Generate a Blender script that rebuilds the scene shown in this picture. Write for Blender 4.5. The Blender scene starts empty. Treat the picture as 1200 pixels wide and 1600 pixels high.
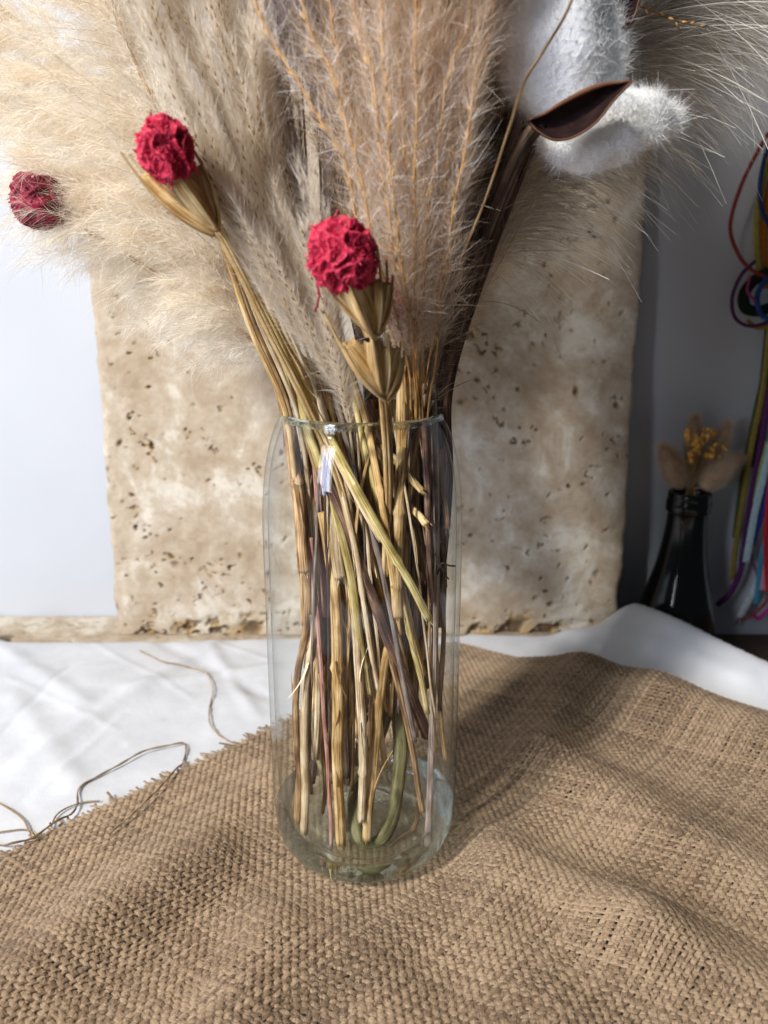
import bpy, math, numpy as np
from mathutils import Vector
rng = np.random.default_rng(7)
S = bpy.context.scene
COL = S.collection
R = math.radians

# ------------------------------------------------------------------ camera, world, lamps, exposure
FPX, PITCH = 1150.0, R(16.0)
CAM = np.array((0.0, -0.354, 0.29))
cd = bpy.data.cameras.new("camera"); cam = bpy.data.objects.new("camera", cd); COL.objects.link(cam)
cam.location = CAM; cam.rotation_euler = (R(90) - PITCH, 0, 0)
cd.sensor_fit = 'HORIZONTAL'; cd.sensor_width = 36; cd.lens = 36 * FPX / 1200
cd.clip_start = 0.01; cd.clip_end = 50
cd.dof.use_dof = True; cd.dof.focus_distance = 0.36; cd.dof.aperture_fstop = 10.5
S.camera = cam
W = bpy.data.worlds.new("World"); S.world = W; W.use_nodes = True
W.node_tree.nodes["Background"].inputs[0].default_value = (0.72, 0.83, 1.0, 1)
W.node_tree.nodes["Background"].inputs[1].default_value = 0.062

def area(name, loc, target, sx, sy, power, color):
    l = bpy.data.lights.new(name, 'AREA'); l.shape = 'RECTANGLE'; l.size = sx; l.size_y = sy
    l.energy = power; l.color = color
    o = bpy.data.objects.new(name, l); COL.objects.link(o); o.location = loc
    o.rotation_euler = (Vector(target) - Vector(loc)).to_track_quat('-Z', 'Y').to_euler()
    return o
area("window_sun_lamp", (-0.98, -0.98, 1.30), (-.05, 0, 0.12), 0.13, 0.26, 46, (1.0, 0.955, 0.89))
area("window_pane_lamp", (-0.90, -1.13, 0.60), (0, 0, 0.15), 0.17, 0.70, 7.5, (0.86, 0.92, 1.0))
area("window_pane_lamp", (-1.08, -0.99, 0.62), (0, 0, 0.15), 0.14, 0.60, 5.5, (0.86, 0.92, 1.0))
area("window_blue_pane_lamp", (-1.00, -1.06, 0.52), (0, 0, 0.15), 0.16, 0.62, 3.2, (0.25, 0.42, 1.0))
area("window_sky_lamp", (-1.35, -0.10, 0.60), (0, 0.1, 0.15), 0.7, 0.9, 2.2, (0.74, 0.86, 1.0))
S.view_settings.view_transform = 'Standard'; S.view_settings.look = 'None'
S.view_settings.exposure = 0.0; S.view_settings.gamma = 1.0
S.view_settings.use_curve_mapping = False
S.render.engine = 'CYCLES'
cy = S.cycles
cy.use_denoising = True
try: cy.denoiser = 'OPENIMAGEDENOISE'
except Exception: pass
cy.max_bounces = 16; cy.diffuse_bounces = 9; cy.glossy_bounces = 4; cy.transmission_bounces = 14
cy.transparent_max_bounces = 24; cy.sample_clamp_indirect = 8.0

# ------------------------------------------------------------------ maths helpers
Fv = np.array((0, math.cos(PITCH), -math.sin(PITCH))); Uv = np.array((0, math.sin(PITCH), math.cos(PITCH))); Rv = np.array((1., 0, 0))
def P(px, py, Y):
    """point of the photograph's pixel at world depth y=Y"""
    d = Fv + Rv * (px - 600) / FPX - Uv * (py - 800) / FPX
    return CAM + d * ((Y - CAM[1]) / d[1])
def PT(px, py, z=0.0):
    d = Fv + Rv * (px - 600) / FPX - Uv * (py - 800) / FPX
    return CAM + d * ((z - CAM[2]) / d[2])
def path(spec): return np.array([np.array(s[:3], float) if len(s) == 4 else P(*s) for s in spec])   # 4-tuples are world points
def spline(p, n):
    p = np.asarray(p, float)
    if len(p) == 2:
        t = np.linspace(0, 1, n)[:, None]; return p[0] * (1 - t) + p[1] * t
    q = np.vstack([2 * p[0] - p[1], p, 2 * p[-1] - p[-2]])
    d = np.r_[0, np.cumsum(np.linalg.norm(np.diff(p, axis=0), axis=1))]; s = np.linspace(0, d[-1], n)
    k = np.clip(np.searchsorted(d, s, side='right') - 1, 0, len(p) - 2)
    t = ((s - d[k]) / np.maximum(d[k + 1] - d[k], 1e-9))[:, None]
    a, b, c, e = q[k], q[k + 1], q[k + 2], q[k + 3]
    return 0.5 * (2 * b + (c - a) * t + (2 * a - 5 * b + 4 * c - e) * t ** 2 + (3 * b - a - 3 * c + e) * t ** 3)
def nz(v): return v / np.maximum(np.linalg.norm(v, axis=-1, keepdims=True), 1e-12)
_lat = np.random.default_rng(3).random((256, 256))
def vnoise(x, y, sd=0):
    x = np.asarray(x, float) + 17.3 * sd; y = np.asarray(y, float) + 31.7 * sd
    xi = np.floor(x).astype(int); yi = np.floor(y).astype(int); fx = x - xi; fy = y - yi
    fx = fx * fx * (3 - 2 * fx); fy = fy * fy * (3 - 2 * fy)
    g = lambda i, j: _lat[(xi + i) % 256, (yi + j) % 256]
    return (g(0, 0) * (1 - fx) + g(1, 0) * fx) * (1 - fy) + (g(0, 1) * (1 - fx) + g(1, 1) * fx) * fy
def fbm(x, y, o=4, sd=0):
    v = 0; a = .5
    for k in range(o): v = v + a * vnoise(x * 2 ** k, y * 2 ** k, sd + k); a *= .5
    return v
def seg_ridge(x, y, a, b, w):
    a = np.asarray(a[:2]); b = np.asarray(b[:2]); d = b - a; L2 = d @ d
    t = np.clip(((x - a[0]) * d[0] + (y - a[1]) * d[1]) / L2, 0, 1)
    dd = (x - a[0] - t * d[0]) ** 2 + (y - a[1] - t * d[1]) ** 2
    return np.exp(-dd / (2 * w * w))
def sstep(a, b, x):
    t = np.clip((x - a) / (b - a), 0, 1); return t * t * (3 - 2 * t)

# ------------------------------------------------------------------ mesh helpers
def mk(name, V, Fq, mat=None, parent=None, smooth=True, uv=None, attrs=None, matidx=None):
    V = np.ascontiguousarray(V, dtype=np.float32); me = bpy.data.meshes.new(name)
    if isinstance(Fq, np.ndarray):
        n, k = Fq.shape; loops = Fq.ravel().astype(np.int32)
        starts = (np.arange(n) * k).astype(np.int32)
        me.vertices.add(len(V)); me.vertices.foreach_set("co", V.ravel())
        me.loops.add(len(loops)); me.loops.foreach_set("vertex_index", loops)
        me.polygons.add(n); me.polygons.foreach_set("loop_start", starts)
        me.polygons.foreach_set("loop_total", np.full(n, k, np.int32))
    else:
        me.from_pydata(V.tolist(), [], Fq); loops = np.array([i for f in Fq for i in f], np.int32)
    if uv is not None:
        l = me.uv_layers.new(name="UVMap"); l.data.foreach_set("uv", np.asarray(uv, np.float32)[loops].ravel())
    for an, av in (attrs or {}).items():
        a = me.attributes.new(an, 'FLOAT', 'POINT'); a.data.foreach_set("value", np.asarray(av, np.float32))
    for m in (mat if isinstance(mat, (list, tuple)) else [mat]):
        if m: me.materials.append(m)
    me.update(calc_edges=True)
    if matidx is not None: me.polygons.foreach_set("material_index", np.asarray(matidx, np.int32))
    me.polygons.foreach_set("use_smooth", np.full(len(me.polygons), smooth))
    o = bpy.data.objects.new(name, me); COL.objects.link(o)
    if parent is not None: o.parent = parent
    return o
def tag(o, label=None, cat=None, group=None, kind=None):
    if label: o["label"] = label
    if cat: o["category"] = cat
    if group: o["group"] = group
    if kind: o["kind"] = kind
    return o
def thing(name, label, cat, group=None):
    o = bpy.data.objects.new(name, None); COL.objects.link(o); o.empty_display_size = .01
    return tag(o, label, cat, group)
def base_at(root, pt):
    """move the Empty to the thing's base, children keep their place"""
    root.location = Vector([float(c) for c in pt])
    for c in root.children: c.location = -root.location
def join(parts):
    """list of (V, F, uv) -> one"""
    Vs, Fs, Us, n = [], [], [], 0
    for V, F, U in parts:
        Vs.append(V); Fs.append(F + n); Us.append(U); n += len(V)
    return np.vstack(Vs), np.vstack(Fs), np.vstack(Us)
def frames(p):
    t = nz(np.gradient(p, axis=0)); n = np.zeros_like(p)
    up = np.array((0, -1., 0.1)); 
    n[0] = nz(np.cross(t[0], np.cross(up, t[0]))) if abs(t[0] @ nz(up)) < .95 else nz(np.cross(t[0], (1., 0, 0)))
    for i in range(1, len(p)):
        v = n[i - 1] - t[i] * (n[i - 1] @ t[i]); n[i] = v / max(np.linalg.norm(v), 1e-9)
    return t, n, np.cross(t, n)
def tube(p, r, sides=10, flat=1.0, groove=0.0, ngroove=5, twist=0.0, cap=True, off=0.0):
    p = np.asarray(p, float); n = len(p); r = np.broadcast_to(np.asarray(r, float), (n,))
    t, a, b = frames(p); th = np.linspace(0, 2 * np.pi, sides, endpoint=False) + off
    s = np.r_[0, np.cumsum(np.linalg.norm(np.diff(p, axis=0), axis=1))]
    ph = th[None] + twist * s[:, None]
    rr = r[:, None] * (1 + groove * np.cos(ngroove * th[None] + off * 3))
    V = p[:, None] + a[:, None] * (rr * np.cos(ph) * flat)[..., None] + b[:, None] * (rr * np.sin(ph))[..., None]
    U = np.stack([np.broadcast_to(th / (2 * np.pi), (n, sides)), np.broadcast_to(s[:, None], (n, sides))], -1).reshape(-1, 2)
    i = np.arange(n - 1)[:, None] * sides; j = np.arange(sides)[None]; k = (j + 1) % sides
    F = np.stack([i + j, i + k, i + sides + k, i + sides + j], -1).reshape(-1, 4)
    V = V.reshape(-1, 3)
    if cap:
        c0 = len(V); V = np.vstack([V, p[0], p[-1]]); U = np.vstack([U, [.5, 0], [.5, s[-1]]])
        j = np.arange(0, sides, 1); k = (j + 1) % sides; m = (n - 1) * sides
        F = np.vstack([F, np.stack([k, j, np.full(sides, c0), np.full(sides, c0)], -1), np.stack([m + j, m + k, np.full(sides, c0 + 1), np.full(sides, c0 + 1)], -1)])
        F = [tuple(f) if f[2] != f[3] else tuple(f[:3]) for f in F.tolist()] if False else F
    return V, F, U
def tube_obj(name, p, r, mat, parent=None, **kw):
    V, F, U = tube(p, r, cap=False, **kw)
    sides = kw.get('sides', 10); n = len(p)
    Fl = F.tolist(); c0 = len(V); V = np.vstack([V, p[0], p[-1]]); U = np.vstack([U, [.5, 0.], [.5, .01]])
    m = (n - 1) * sides
    for j in range(sides):
        k = (j + 1) % sides
        Fl.append((k, j, c0)); Fl.append((m + j, m + k, c0 + 1))
    o = mk(name, V, Fl, mat, parent, True, U)
    return o
def lathe(prof, n=96, centre=(0, 0, 0)):
    pr = np.asarray(prof, float); th = np.linspace(0, 2 * np.pi, n, endpoint=False)
    V = np.stack([pr[:, 0:1] * np.cos(th), pr[:, 0:1] * np.sin(th), np.broadcast_to(pr[:, 1:2], (len(pr), n))], -1).reshape(-1, 3) + np.asarray(centre)
    i = np.arange(len(pr) - 1)[:, None] * n; j = np.arange(n)[None]; k = (j + 1) % n
    return V, np.stack([i + j, i + k, i + n + k, i + n + j], -1).reshape(-1, 4)
def smooth_prof(pr, n): 
    p = np.array([(a, b, 0) for a, b in pr]); return spline(p, n)[:, :2]
def box(name, lo, hi, mat, bev=0.0, parent=None):
    x0, y0, z0 = lo; x1, y1, z1 = hi
    V = [(x0, y0, z0), (x1, y0, z0), (x1, y1, z0), (x0, y1, z0), (x0, y0, z1), (x1, y0, z1), (x1, y1, z1), (x0, y1, z1)]
    F = [(3, 2, 1, 0), (4, 5, 6, 7), (0, 1, 5, 4), (1, 2, 6, 5), (2, 3, 7, 6), (3, 0, 4, 7)]
    o = mk(name, np.array(V), F, mat, parent, False)
    if bev:
        m = o.modifiers.new("bevel", 'BEVEL'); m.width = bev; m.segments = 3
    return o
def ribbons(roots, dirs, L, Wd, n=4, droop=0.0, curl=0.0, tip=0.15, g=np.array((0, 0, -1.)), r=rng):
    """N hairs as tapered ribbons -> V, F(quads), rnd, t"""
    N = len(roots); L = np.broadcast_to(L, (N,)); Wd = np.broadcast_to(Wd, (N,))
    dirs = nz(dirs); side = nz(np.cross(dirs, r.normal(size=(N, 3)))); bend = nz(np.cross(dirs, side) + 0.3 * r.normal(size=(N, 3)))
    s = np.linspace(0, 1, n)[None, :, None]; c = (curl * r.normal(size=(N, 1, 1)))
    p = roots[:, None] + dirs[:, None] * L[:, None, None] * s + (g * droop)[None, None] * L[:, None, None] * s ** 2 + bend[:, None] * c * L[:, None, None] * s ** 2
    w = (Wd[:, None, None] * (1 - (1 - tip) * s)) * .5
    V = np.stack([p - side[:, None] * w, p + side[:, None] * w], 2).reshape(-1, 3)
    b = (np.arange(N) * n * 2)[:, None]; k = (np.arange(n - 1) * 2)[None]; b = b + k
    F = np.stack([b, b + 1, b + 3, b + 2], -1).reshape(-1, 4)
    rn = np.repeat(r.random(N), n * 2); tt = np.tile(np.repeat(np.linspace(0, 1, n), 2), N)
    return V, F, rn, tt
def spindles(c, d, L, Wd, r=rng):
    """small seed shapes, elongated octahedra"""
    N = len(c); d = nz(d); a = nz(np.cross(d, r.normal(size=(N, 3)))); b = np.cross(d, a)
    L = np.broadcast_to(L, (N,))[:, None]; w = np.broadcast_to(Wd, (N,))[:, None]
    V = np.stack([c, c + d * L * .35 + a * w, c + d * L * .35 + b * w, c + d * L * .35 - a * w, c + d * L * .35 - b * w, c + d * L], 1).reshape(-1, 3)
    f = np.array([(0, 2, 1), (0, 3, 2), (0, 4, 3), (0, 1, 4), (5, 1, 2), (5, 2, 3), (5, 3, 4), (5, 4, 1)])
    F = (np.arange(N) * 6)[:, None, None] + f[None]
    return V, F.reshape(-1, 3)

# ------------------------------------------------------------------ materials
def newmat(name):
    m = bpy.data.materials.new(name); m.use_nodes = True; nt = m.node_tree
    return m, nt, nt.nodes["Principled BSDF"], nt.nodes["Material Output"]
def N(nt, typ, **kw):
    n = nt.nodes.new(typ)
    for k, v in kw.items():
        if k in n.inputs.keys(): n.inputs[k].default_value = v
        else: setattr(n, k, v)
    return n
def ramp(nt, stops, fac):
    r = nt.nodes.new('ShaderNodeValToRGB'); e = r.color_ramp.elements
    while len(e) < len(stops): e.new(.5)
    for el, (p, c) in zip(e, stops): el.position = p; el.color = (*c, 1)
    nt.links.new(fac, r.inputs[0]); return r.outputs[0]
def bump(nt, h, bs, strength=.5, dist=.001):
    b = N(nt, 'ShaderNodeBump', Strength=strength, Distance=dist); nt.links.new(h, b.inputs['Height']); nt.links.new(b.outputs[0], bs.inputs['Normal']); return b
def plain(name, c, rough=.6, spec=.3, noise=0.0, scale=200, bumpd=0.0, **kw):
    m, nt, bs, out = newmat(name)
    bs.inputs['Roughness'].default_value = rough; bs.inputs['Specular IOR Level'].default_value = spec
    tc = N(nt, 'ShaderNodeTexCoord'); no = N(nt, 'ShaderNodeTexNoise', Scale=scale, Detail=5.0)
    nt.links.new(tc.outputs['Object'], no.inputs['Vector'])
    c = np.array(c); lo, hi = np.clip(c * (1 - noise), 0, 1), np.clip(c * (1 + noise), 0, 1)
    nt.links.new(ramp(nt, [(.3, lo), (.7, hi)], no.outputs[0]), bs.inputs['Base Color'])
    if bumpd: bump(nt, no.outputs[0], bs, .6, bumpd)
    for k, v in kw.items(): bs.inputs[k].default_value = v
    return m
def hairmat(name, c0, c1, trans=.4, rough=.5, tipc=None):
    m, nt, bs, out = newmat(name); nt.nodes.remove(bs)
    a = N(nt, 'ShaderNodeAttribute', attribute_name="rnd")
    col = ramp(nt, [(0., c0), (1., c1)], a.outputs['Fac'])
    if tipc:
        t = N(nt, 'ShaderNodeAttribute', attribute_name="t"); mx = N(nt, 'ShaderNodeMix', data_type='RGBA')
        nt.links.new(t.outputs['Fac'], mx.inputs[0]); nt.links.new(col, mx.inputs[6]); mx.inputs[7].default_value = (*tipc, 1); col = mx.outputs[2]
    d = N(nt, 'ShaderNodeBsdfDiffuse'); tr = N(nt, 'ShaderNodeBsdfTranslucent'); gl = N(nt, 'ShaderNodeBsdfGlossy', Roughness=rough)
    gl.inputs['Color'].default_value = (.9, .88, .85, 1)
    nt.links.new(col, d.inputs['Color']); nt.links.new(col, tr.inputs['Color'])
    m1 = N(nt, 'ShaderNodeMixShader'); m1.inputs[0].default_value = trans; nt.links.new(d.outputs[0], m1.inputs[1]); nt.links.new(tr.outputs[0], m1.inputs[2])
    m2 = N(nt, 'ShaderNodeMixShader'); m2.inputs[0].default_value = .07; nt.links.new(m1.outputs[0], m2.inputs[1]); nt.links.new(gl.outputs[0], m2.inputs[2])
    nt.links.new(m2.outputs[0], out.inputs['Surface'])
    return m
def stemmat(name, cdark, cmid, clight, streak=9.0):
    """dry straw: fibres run along the length (UV: around, metres)"""
    m, nt, bs, out = newmat(name); uv = N(nt, 'ShaderNodeUVMap'); oi = N(nt, 'ShaderNodeObjectInfo')
    mp = N(nt, 'ShaderNodeMapping'); mp.inputs['Scale'].default_value = (streak, 14, 1)
    nt.links.new(uv.outputs[0], mp.inputs[0])
    ad = N(nt, 'ShaderNodeVectorMath', operation='ADD'); nt.links.new(mp.outputs[0], ad.inputs[0])
    sc = N(nt, 'ShaderNodeMath', operation='MULTIPLY'); sc.inputs[1].default_value = 57.0; nt.links.new(oi.outputs['Random'], sc.inputs[0])
    nt.links.new(sc.outputs[0], ad.inputs[1])
    n1 = N(nt, 'ShaderNodeTexNoise', Scale=2.0, Detail=6.0, Roughness=.65); nt.links.new(ad.outputs[0], n1.inputs['Vector'])
    mp2 = N(nt, 'ShaderNodeMapping'); mp2.inputs['Scale'].default_value = (1.2, 45, 1); nt.links.new(uv.outputs[0], mp2.inputs[0])
    ad2 = N(nt, 'ShaderNodeVectorMath', operation='ADD'); nt.links.new(mp2.outputs[0], ad2.inputs[0]); nt.links.new(sc.outputs[0], ad2.inputs[1])
    n2 = N(nt, 'ShaderNodeTexNoise', Scale=1.5, Detail=3.0); nt.links.new(ad2.outputs[0], n2.inputs['Vector'])
    av = N(nt, 'ShaderNodeMath', operation='ADD'); h1 = N(nt, 'ShaderNodeMath', operation='MULTIPLY'); h1.inputs[1].default_value = .6
    h2 = N(nt, 'ShaderNodeMath', operation='MULTIPLY'); h2.inputs[1].default_value = .4
    nt.links.new(n1.outputs[0], h1.inputs[0]); nt.links.new(n2.outputs[0], h2.inputs[0]); nt.links.new(h1.outputs[0], av.inputs[0]); nt.links.new(h2.outputs[0], av.inputs[1])
    col = ramp(nt, [(.41, cdark), (.5, cmid), (.59, clight)], av.outputs[0])
    hv = N(nt, 'ShaderNodeHueSaturation'); mr = N(nt, 'ShaderNodeMapRange'); mr.inputs[3].default_value = .75; mr.inputs[4].default_value = 1.25
    nt.links.new(oi.outputs['Random'], mr.inputs[0]); nt.links.new(mr.outputs[0], hv.inputs['Value']); nt.links.new(col, hv.inputs['Color'])
    nt.links.new(hv.outputs[0], bs.inputs['Base Color']); bs.inputs['Roughness'].default_value = .68; bs.inputs['Specular IOR Level'].default_value = .22
    bump(nt, n1.outputs[0], bs, .9, .0012)
    return m
M = {}
M['wall'] = plain("wall_paint", (.51, .53, .565), .85, .2, .03, 6, .0)
M['cloth'] = plain("white_cotton", (.80, .81, .83), .9, .1, .03, 60, .0)
M['wood'] = plain("dark_wood", (.07, .045, .03), .6, .3, .4, 30, .001)
M['straw'] = stemmat("straw", (.24, .12, .035), (.58, .37, .14), (.82, .62, .34))
M['pale'] = stemmat("pale_straw", (.36, .24, .12), (.68, .52, .31), (.88, .76, .55))
M['olive'] = stemmat("olive_straw", (.28, .20, .05), (.60, .46, .17), (.80, .68, .33))
M['brown'] = stemmat("brown_straw", (.10, .05, .022), (.33, .19, .085), (.58, .40, .22))
M['purple'] = stemmat("purple_straw", (.05, .022, .018), (.16, .085, .060), (.36, .24, .16))
M['mauve'] = stemmat("mauve_straw", (.15, .11, .09), (.33, .26, .22), (.52, .44, .38))
M['pink'] = stemmat("pink_straw", (.25, .09, .07), (.45, .21, .17), (.58, .36, .29))
M['dark'] = stemmat("dark_leaf", (.025, .014, .010), (.09, .055, .038), (.20, .14, .10))
M['vine'] = stemmat("olive_paper_wrap", (.06, .052, .02), (.16, .145, .06), (.28, .26, .13), 5)
M['husk'] = stemmat("husk", (.30, .15, .04), (.60, .40, .17), (.80, .61, .34), 7)
M['cream_hair'] = hairmat("cream_fluff", (.87, .78, .63), (.97, .93, .85), .5)
M['spike_hair'] = hairmat("beige_silk", (.74, .64, .50), (.95, .91, .83), .5)
M['grey_hair'] = hairmat("grey_silk", (.20, .15, .14), (.56, .50, .48), .35)
M['tan_hair'] = hairmat("tan_silk", (.60, .42, .27), (.90, .75, .57), .42)
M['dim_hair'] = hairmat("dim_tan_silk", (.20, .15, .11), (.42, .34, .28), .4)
M['white_hair'] = hairmat("white_silk", (.75, .72, .70), (.92, .90, .88), .3)
M['bristle'] = hairmat("bristles", (.42, .36, .28), (.88, .83, .74), .25)
M['cotton_hair'] = hairmat("cotton_fibre", (.92, .92, .91), (.97, .97, .96), .35)
M['bunny_hair'] = hairmat("bunny_tail_fluff", (.48, .34, .22), (.74, .58, .42), .3)
M['seed'] = plain("seed", (.28, .18, .08), .5, .3, .4, 300)
M['orange'] = plain("orange_rachis", (.46, .25, .075), .45, .4, .35, 250)
M['rachis'] = plain("grey_rachis", (.26, .20, .13), .6, .3, .3, 200)

# ------------------------------------------------------------------ ground heights of cloth and burlap
BC = np.array((.062, .236)); E1 = np.array((-.72, -.694)); E2 = np.array((.855, -.520))
VX, VY = -.0106, -.004
FA, FB = np.array((.222, .243)), np.array((.318, .118))       # the raised fold at the back right
fdir = nz(FB - FA); fn = np.array((-fdir[1], fdir[0]));  fn = fn if fn[0] > 0 else -fn
def bcoord(x, y):
    rx, ry = x - BC[0], y - BC[1]; det = E1[0] * E2[1] - E2[0] * E1[1]
    return (rx * E2[1] - E2[0] * ry) / det, (E1[0] * ry - rx * E1[1]) / det
def zc(x, y):
    x = np.asarray(x, float); y = np.asarray(y, float)
    a, b = bcoord(x, y); out = 1 - sstep(-.04, .0, np.minimum(a, b))
    z = .0035 * (fbm(x * 9 + 3, y * 14, 3, 1) - .45) * 2
    for (p, q, w, h) in [((40, 1190), (330, 1005), .006, .0022), ((0, 1010), (130, 1100), .006, .002), ((200, 1075), (420, 1040), .005, .0018),
                         ((250, 1000), (420, 1090), .005, -.0015), ((20, 1090), (120, 1230), .007, .002), ((330, 1010), (400, 1120), .004, .0015)]:
        z = z + h * seg_ridge(x, y, PT(*p), PT(*q), w)
    for (p, q, w, h) in [((10, 1060), (180, 1140), .0022, .00062), ((150, 1005), (300, 1090), .002, .00061), ((260, 1120), (400, 1060), .0022, -.00061), ((60, 1240), (190, 1120), .0024, .00062),
                         ((0, 1150), (110, 1040), .002, -.00060), ((330, 1000), (420, 1030), .0018, .00060), ((200, 1160), (330, 1110), .002, .0005)]:
        z = z + h * seg_ridge(x, y, PT(*p), PT(*q), w)
    z = z * (.12 + .88 * out)
    z = z + .022 * seg_ridge(x, y, PT(-60, 1010), PT(-8, 985), .010)
    # fold that rises along the table corner, then hangs over the edge
    sd = (x - FA[0]) * fn[0] + (y - FA[1]) * fn[1]; al = (x - FA[0]) * fdir[0] + (y - FA[1]) * fdir[1]
    ridge = .033 * np.exp(-(np.minimum(sd, 0)) ** 2 / (2 * .020 ** 2)) * sstep(-.05, .0, al) * (1 - .25 * sstep(.0, .14, al))
    z = z + ridge + .006 * seg_ridge(x, y, (.165, .262), (.27, .14), .008)
    over = np.maximum(sd - .004, 0); z = z - np.minimum(over * 5, .060) * sstep(-.08, -.01, al) 
    z = z + .004 * seg_ridge(x, y, PT(740, 985), PT(930, 975), .010)
    return z
BR = [((640, 1275), (1000, 1480), .016, .0085), ((1000, 1480), (1230, 1600), .018, .0085), ((860, 1200), (1230, 1420), .018, .0085),
      ((700, 1335), (860, 1620), .016, .004), ((330, 1360), (-20, 1580), .015, .0075), ((440, 1440), (330, 1640), .014, .005),
      ((420, 1230), (120, 1440), .015, .004), ((930, 1040), (840, 1180), .014, .006), ((1020, 1120), (1230, 1200), .018, .007), ((560, 1440), (600, 1640), .014, .003)]
BRW = [(PT(*p), PT(*q), w, h) for p, q, w, h in BR]
def zb(x, y):
    x = np.asarray(x, float); y = np.asarray(y, float)
    h = .0045 * (fbm(x * 16, y * 16, 3, 5) - .45) + .0012 * (fbm(x * 60, y * 60, 2, 9) - .4)
    for p, q, w, hh in BRW: h = h + 1.3 * hh * seg_ridge(x, y, p, q, w)
    a, b = bcoord(x, y)
    h = h + .020 * np.exp(-((x - .165) ** 2 / (2 * .055 ** 2) + (y - .160) ** 2 / (2 * .035 ** 2)))
    h = h + .012 * seg_ridge(x, y, (.22, .12), (.29, .075), .03)
    h = h * (.35 + .65 * sstep(0, .035, b)) * sstep(-.001, .016, a)
    d = np.sqrt((x - VX) ** 2 + (y - VY) ** 2); h = h * sstep(.048, .085, d)
    return np.maximum(h, .0) + .0022 + np.where(d > .05, zc(x, y), np.minimum(zc(x, y), .0)) 
def onsurf(px, py, f, lift=0.0):
    z = 0.0
    for _ in range(8):
        p = PT(px, py, z); z = float(f(p[0], p[1])) + lift
    return PT(px, py, z)

# ------------------------------------------------------------------ setting
WY = .320
o = box("wall", (-1.6, WY, -.35), (1.6, WY + .05, 1.2), M['wall']); tag(o, kind='structure')
TB = box("table", (-.55, -.6, -.05), (.225, .244, -.006), M['wood']); tag(TB, kind='structure')
o = box("shelf", (.20, -.10, -.06), (.75, WY - .001, -.030), M['wood']); tag(o, kind='structure')
mt, nt, bs, out = newmat("travertine")
tc = N(nt, 'ShaderNodeTexCoord'); at = N(nt, 'ShaderNodeAttribute', attribute_name="pit"); ao = N(nt, 'ShaderNodeAttribute', attribute_name="ochre")
n1 = N(nt, 'ShaderNodeTexNoise', Scale=20.0, Detail=12.0, Roughness=.72, Distortion=.35); nt.links.new(tc.outputs['Object'], n1.inputs['Vector'])
n2 = N(nt, 'ShaderNodeTexNoise', Scale=60.0, Detail=6.0, Roughness=.7); nt.links.new(tc.outputs['Object'], n2.inputs['Vector'])
base = ramp(nt, [(.38, (.38, .295, .205)), (.46, (.445, .36, .265)), (.53, (.50, .425, .33)), (.60, (.63, .58, .49))], n1.outputs[0])
mx = N(nt, 'ShaderNodeMix', data_type='RGBA', blend_type='MULTIPLY'); mx.inputs[0].default_value = .7
nt.links.new(base, mx.inputs[6]); nt.links.new(ramp(nt, [(.35, (.78, .74, .68)), (.6, (1, 1, 1))], n2.outputs[0]), mx.inputs[7])
m2 = N(nt, 'ShaderNodeMix', data_type='RGBA'); nt.links.new(ao.outputs['Fac'], m2.inputs[0]); nt.links.new(mx.outputs[2], m2.inputs[6]); m2.inputs[7].default_value = (.46, .31, .13, 1)
m3 = N(nt, 'ShaderNodeMix', data_type='RGBA'); nt.links.new(at.outputs['Fac'], m3.inputs[0]); nt.links.new(m2.outputs[2], m3.inputs[6]); m3.inputs[7].default_value = (.13, .085, .045, 1)
nt.links.new(m3.outputs[2], bs.inputs['Base Color']); bs.inputs['Roughness'].default_value = .8; bs.inputs['Specular IOR Level'].default_value = .2
bump(nt, n2.outputs[0], bs, .7, .002); M['trav'] = mt

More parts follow.
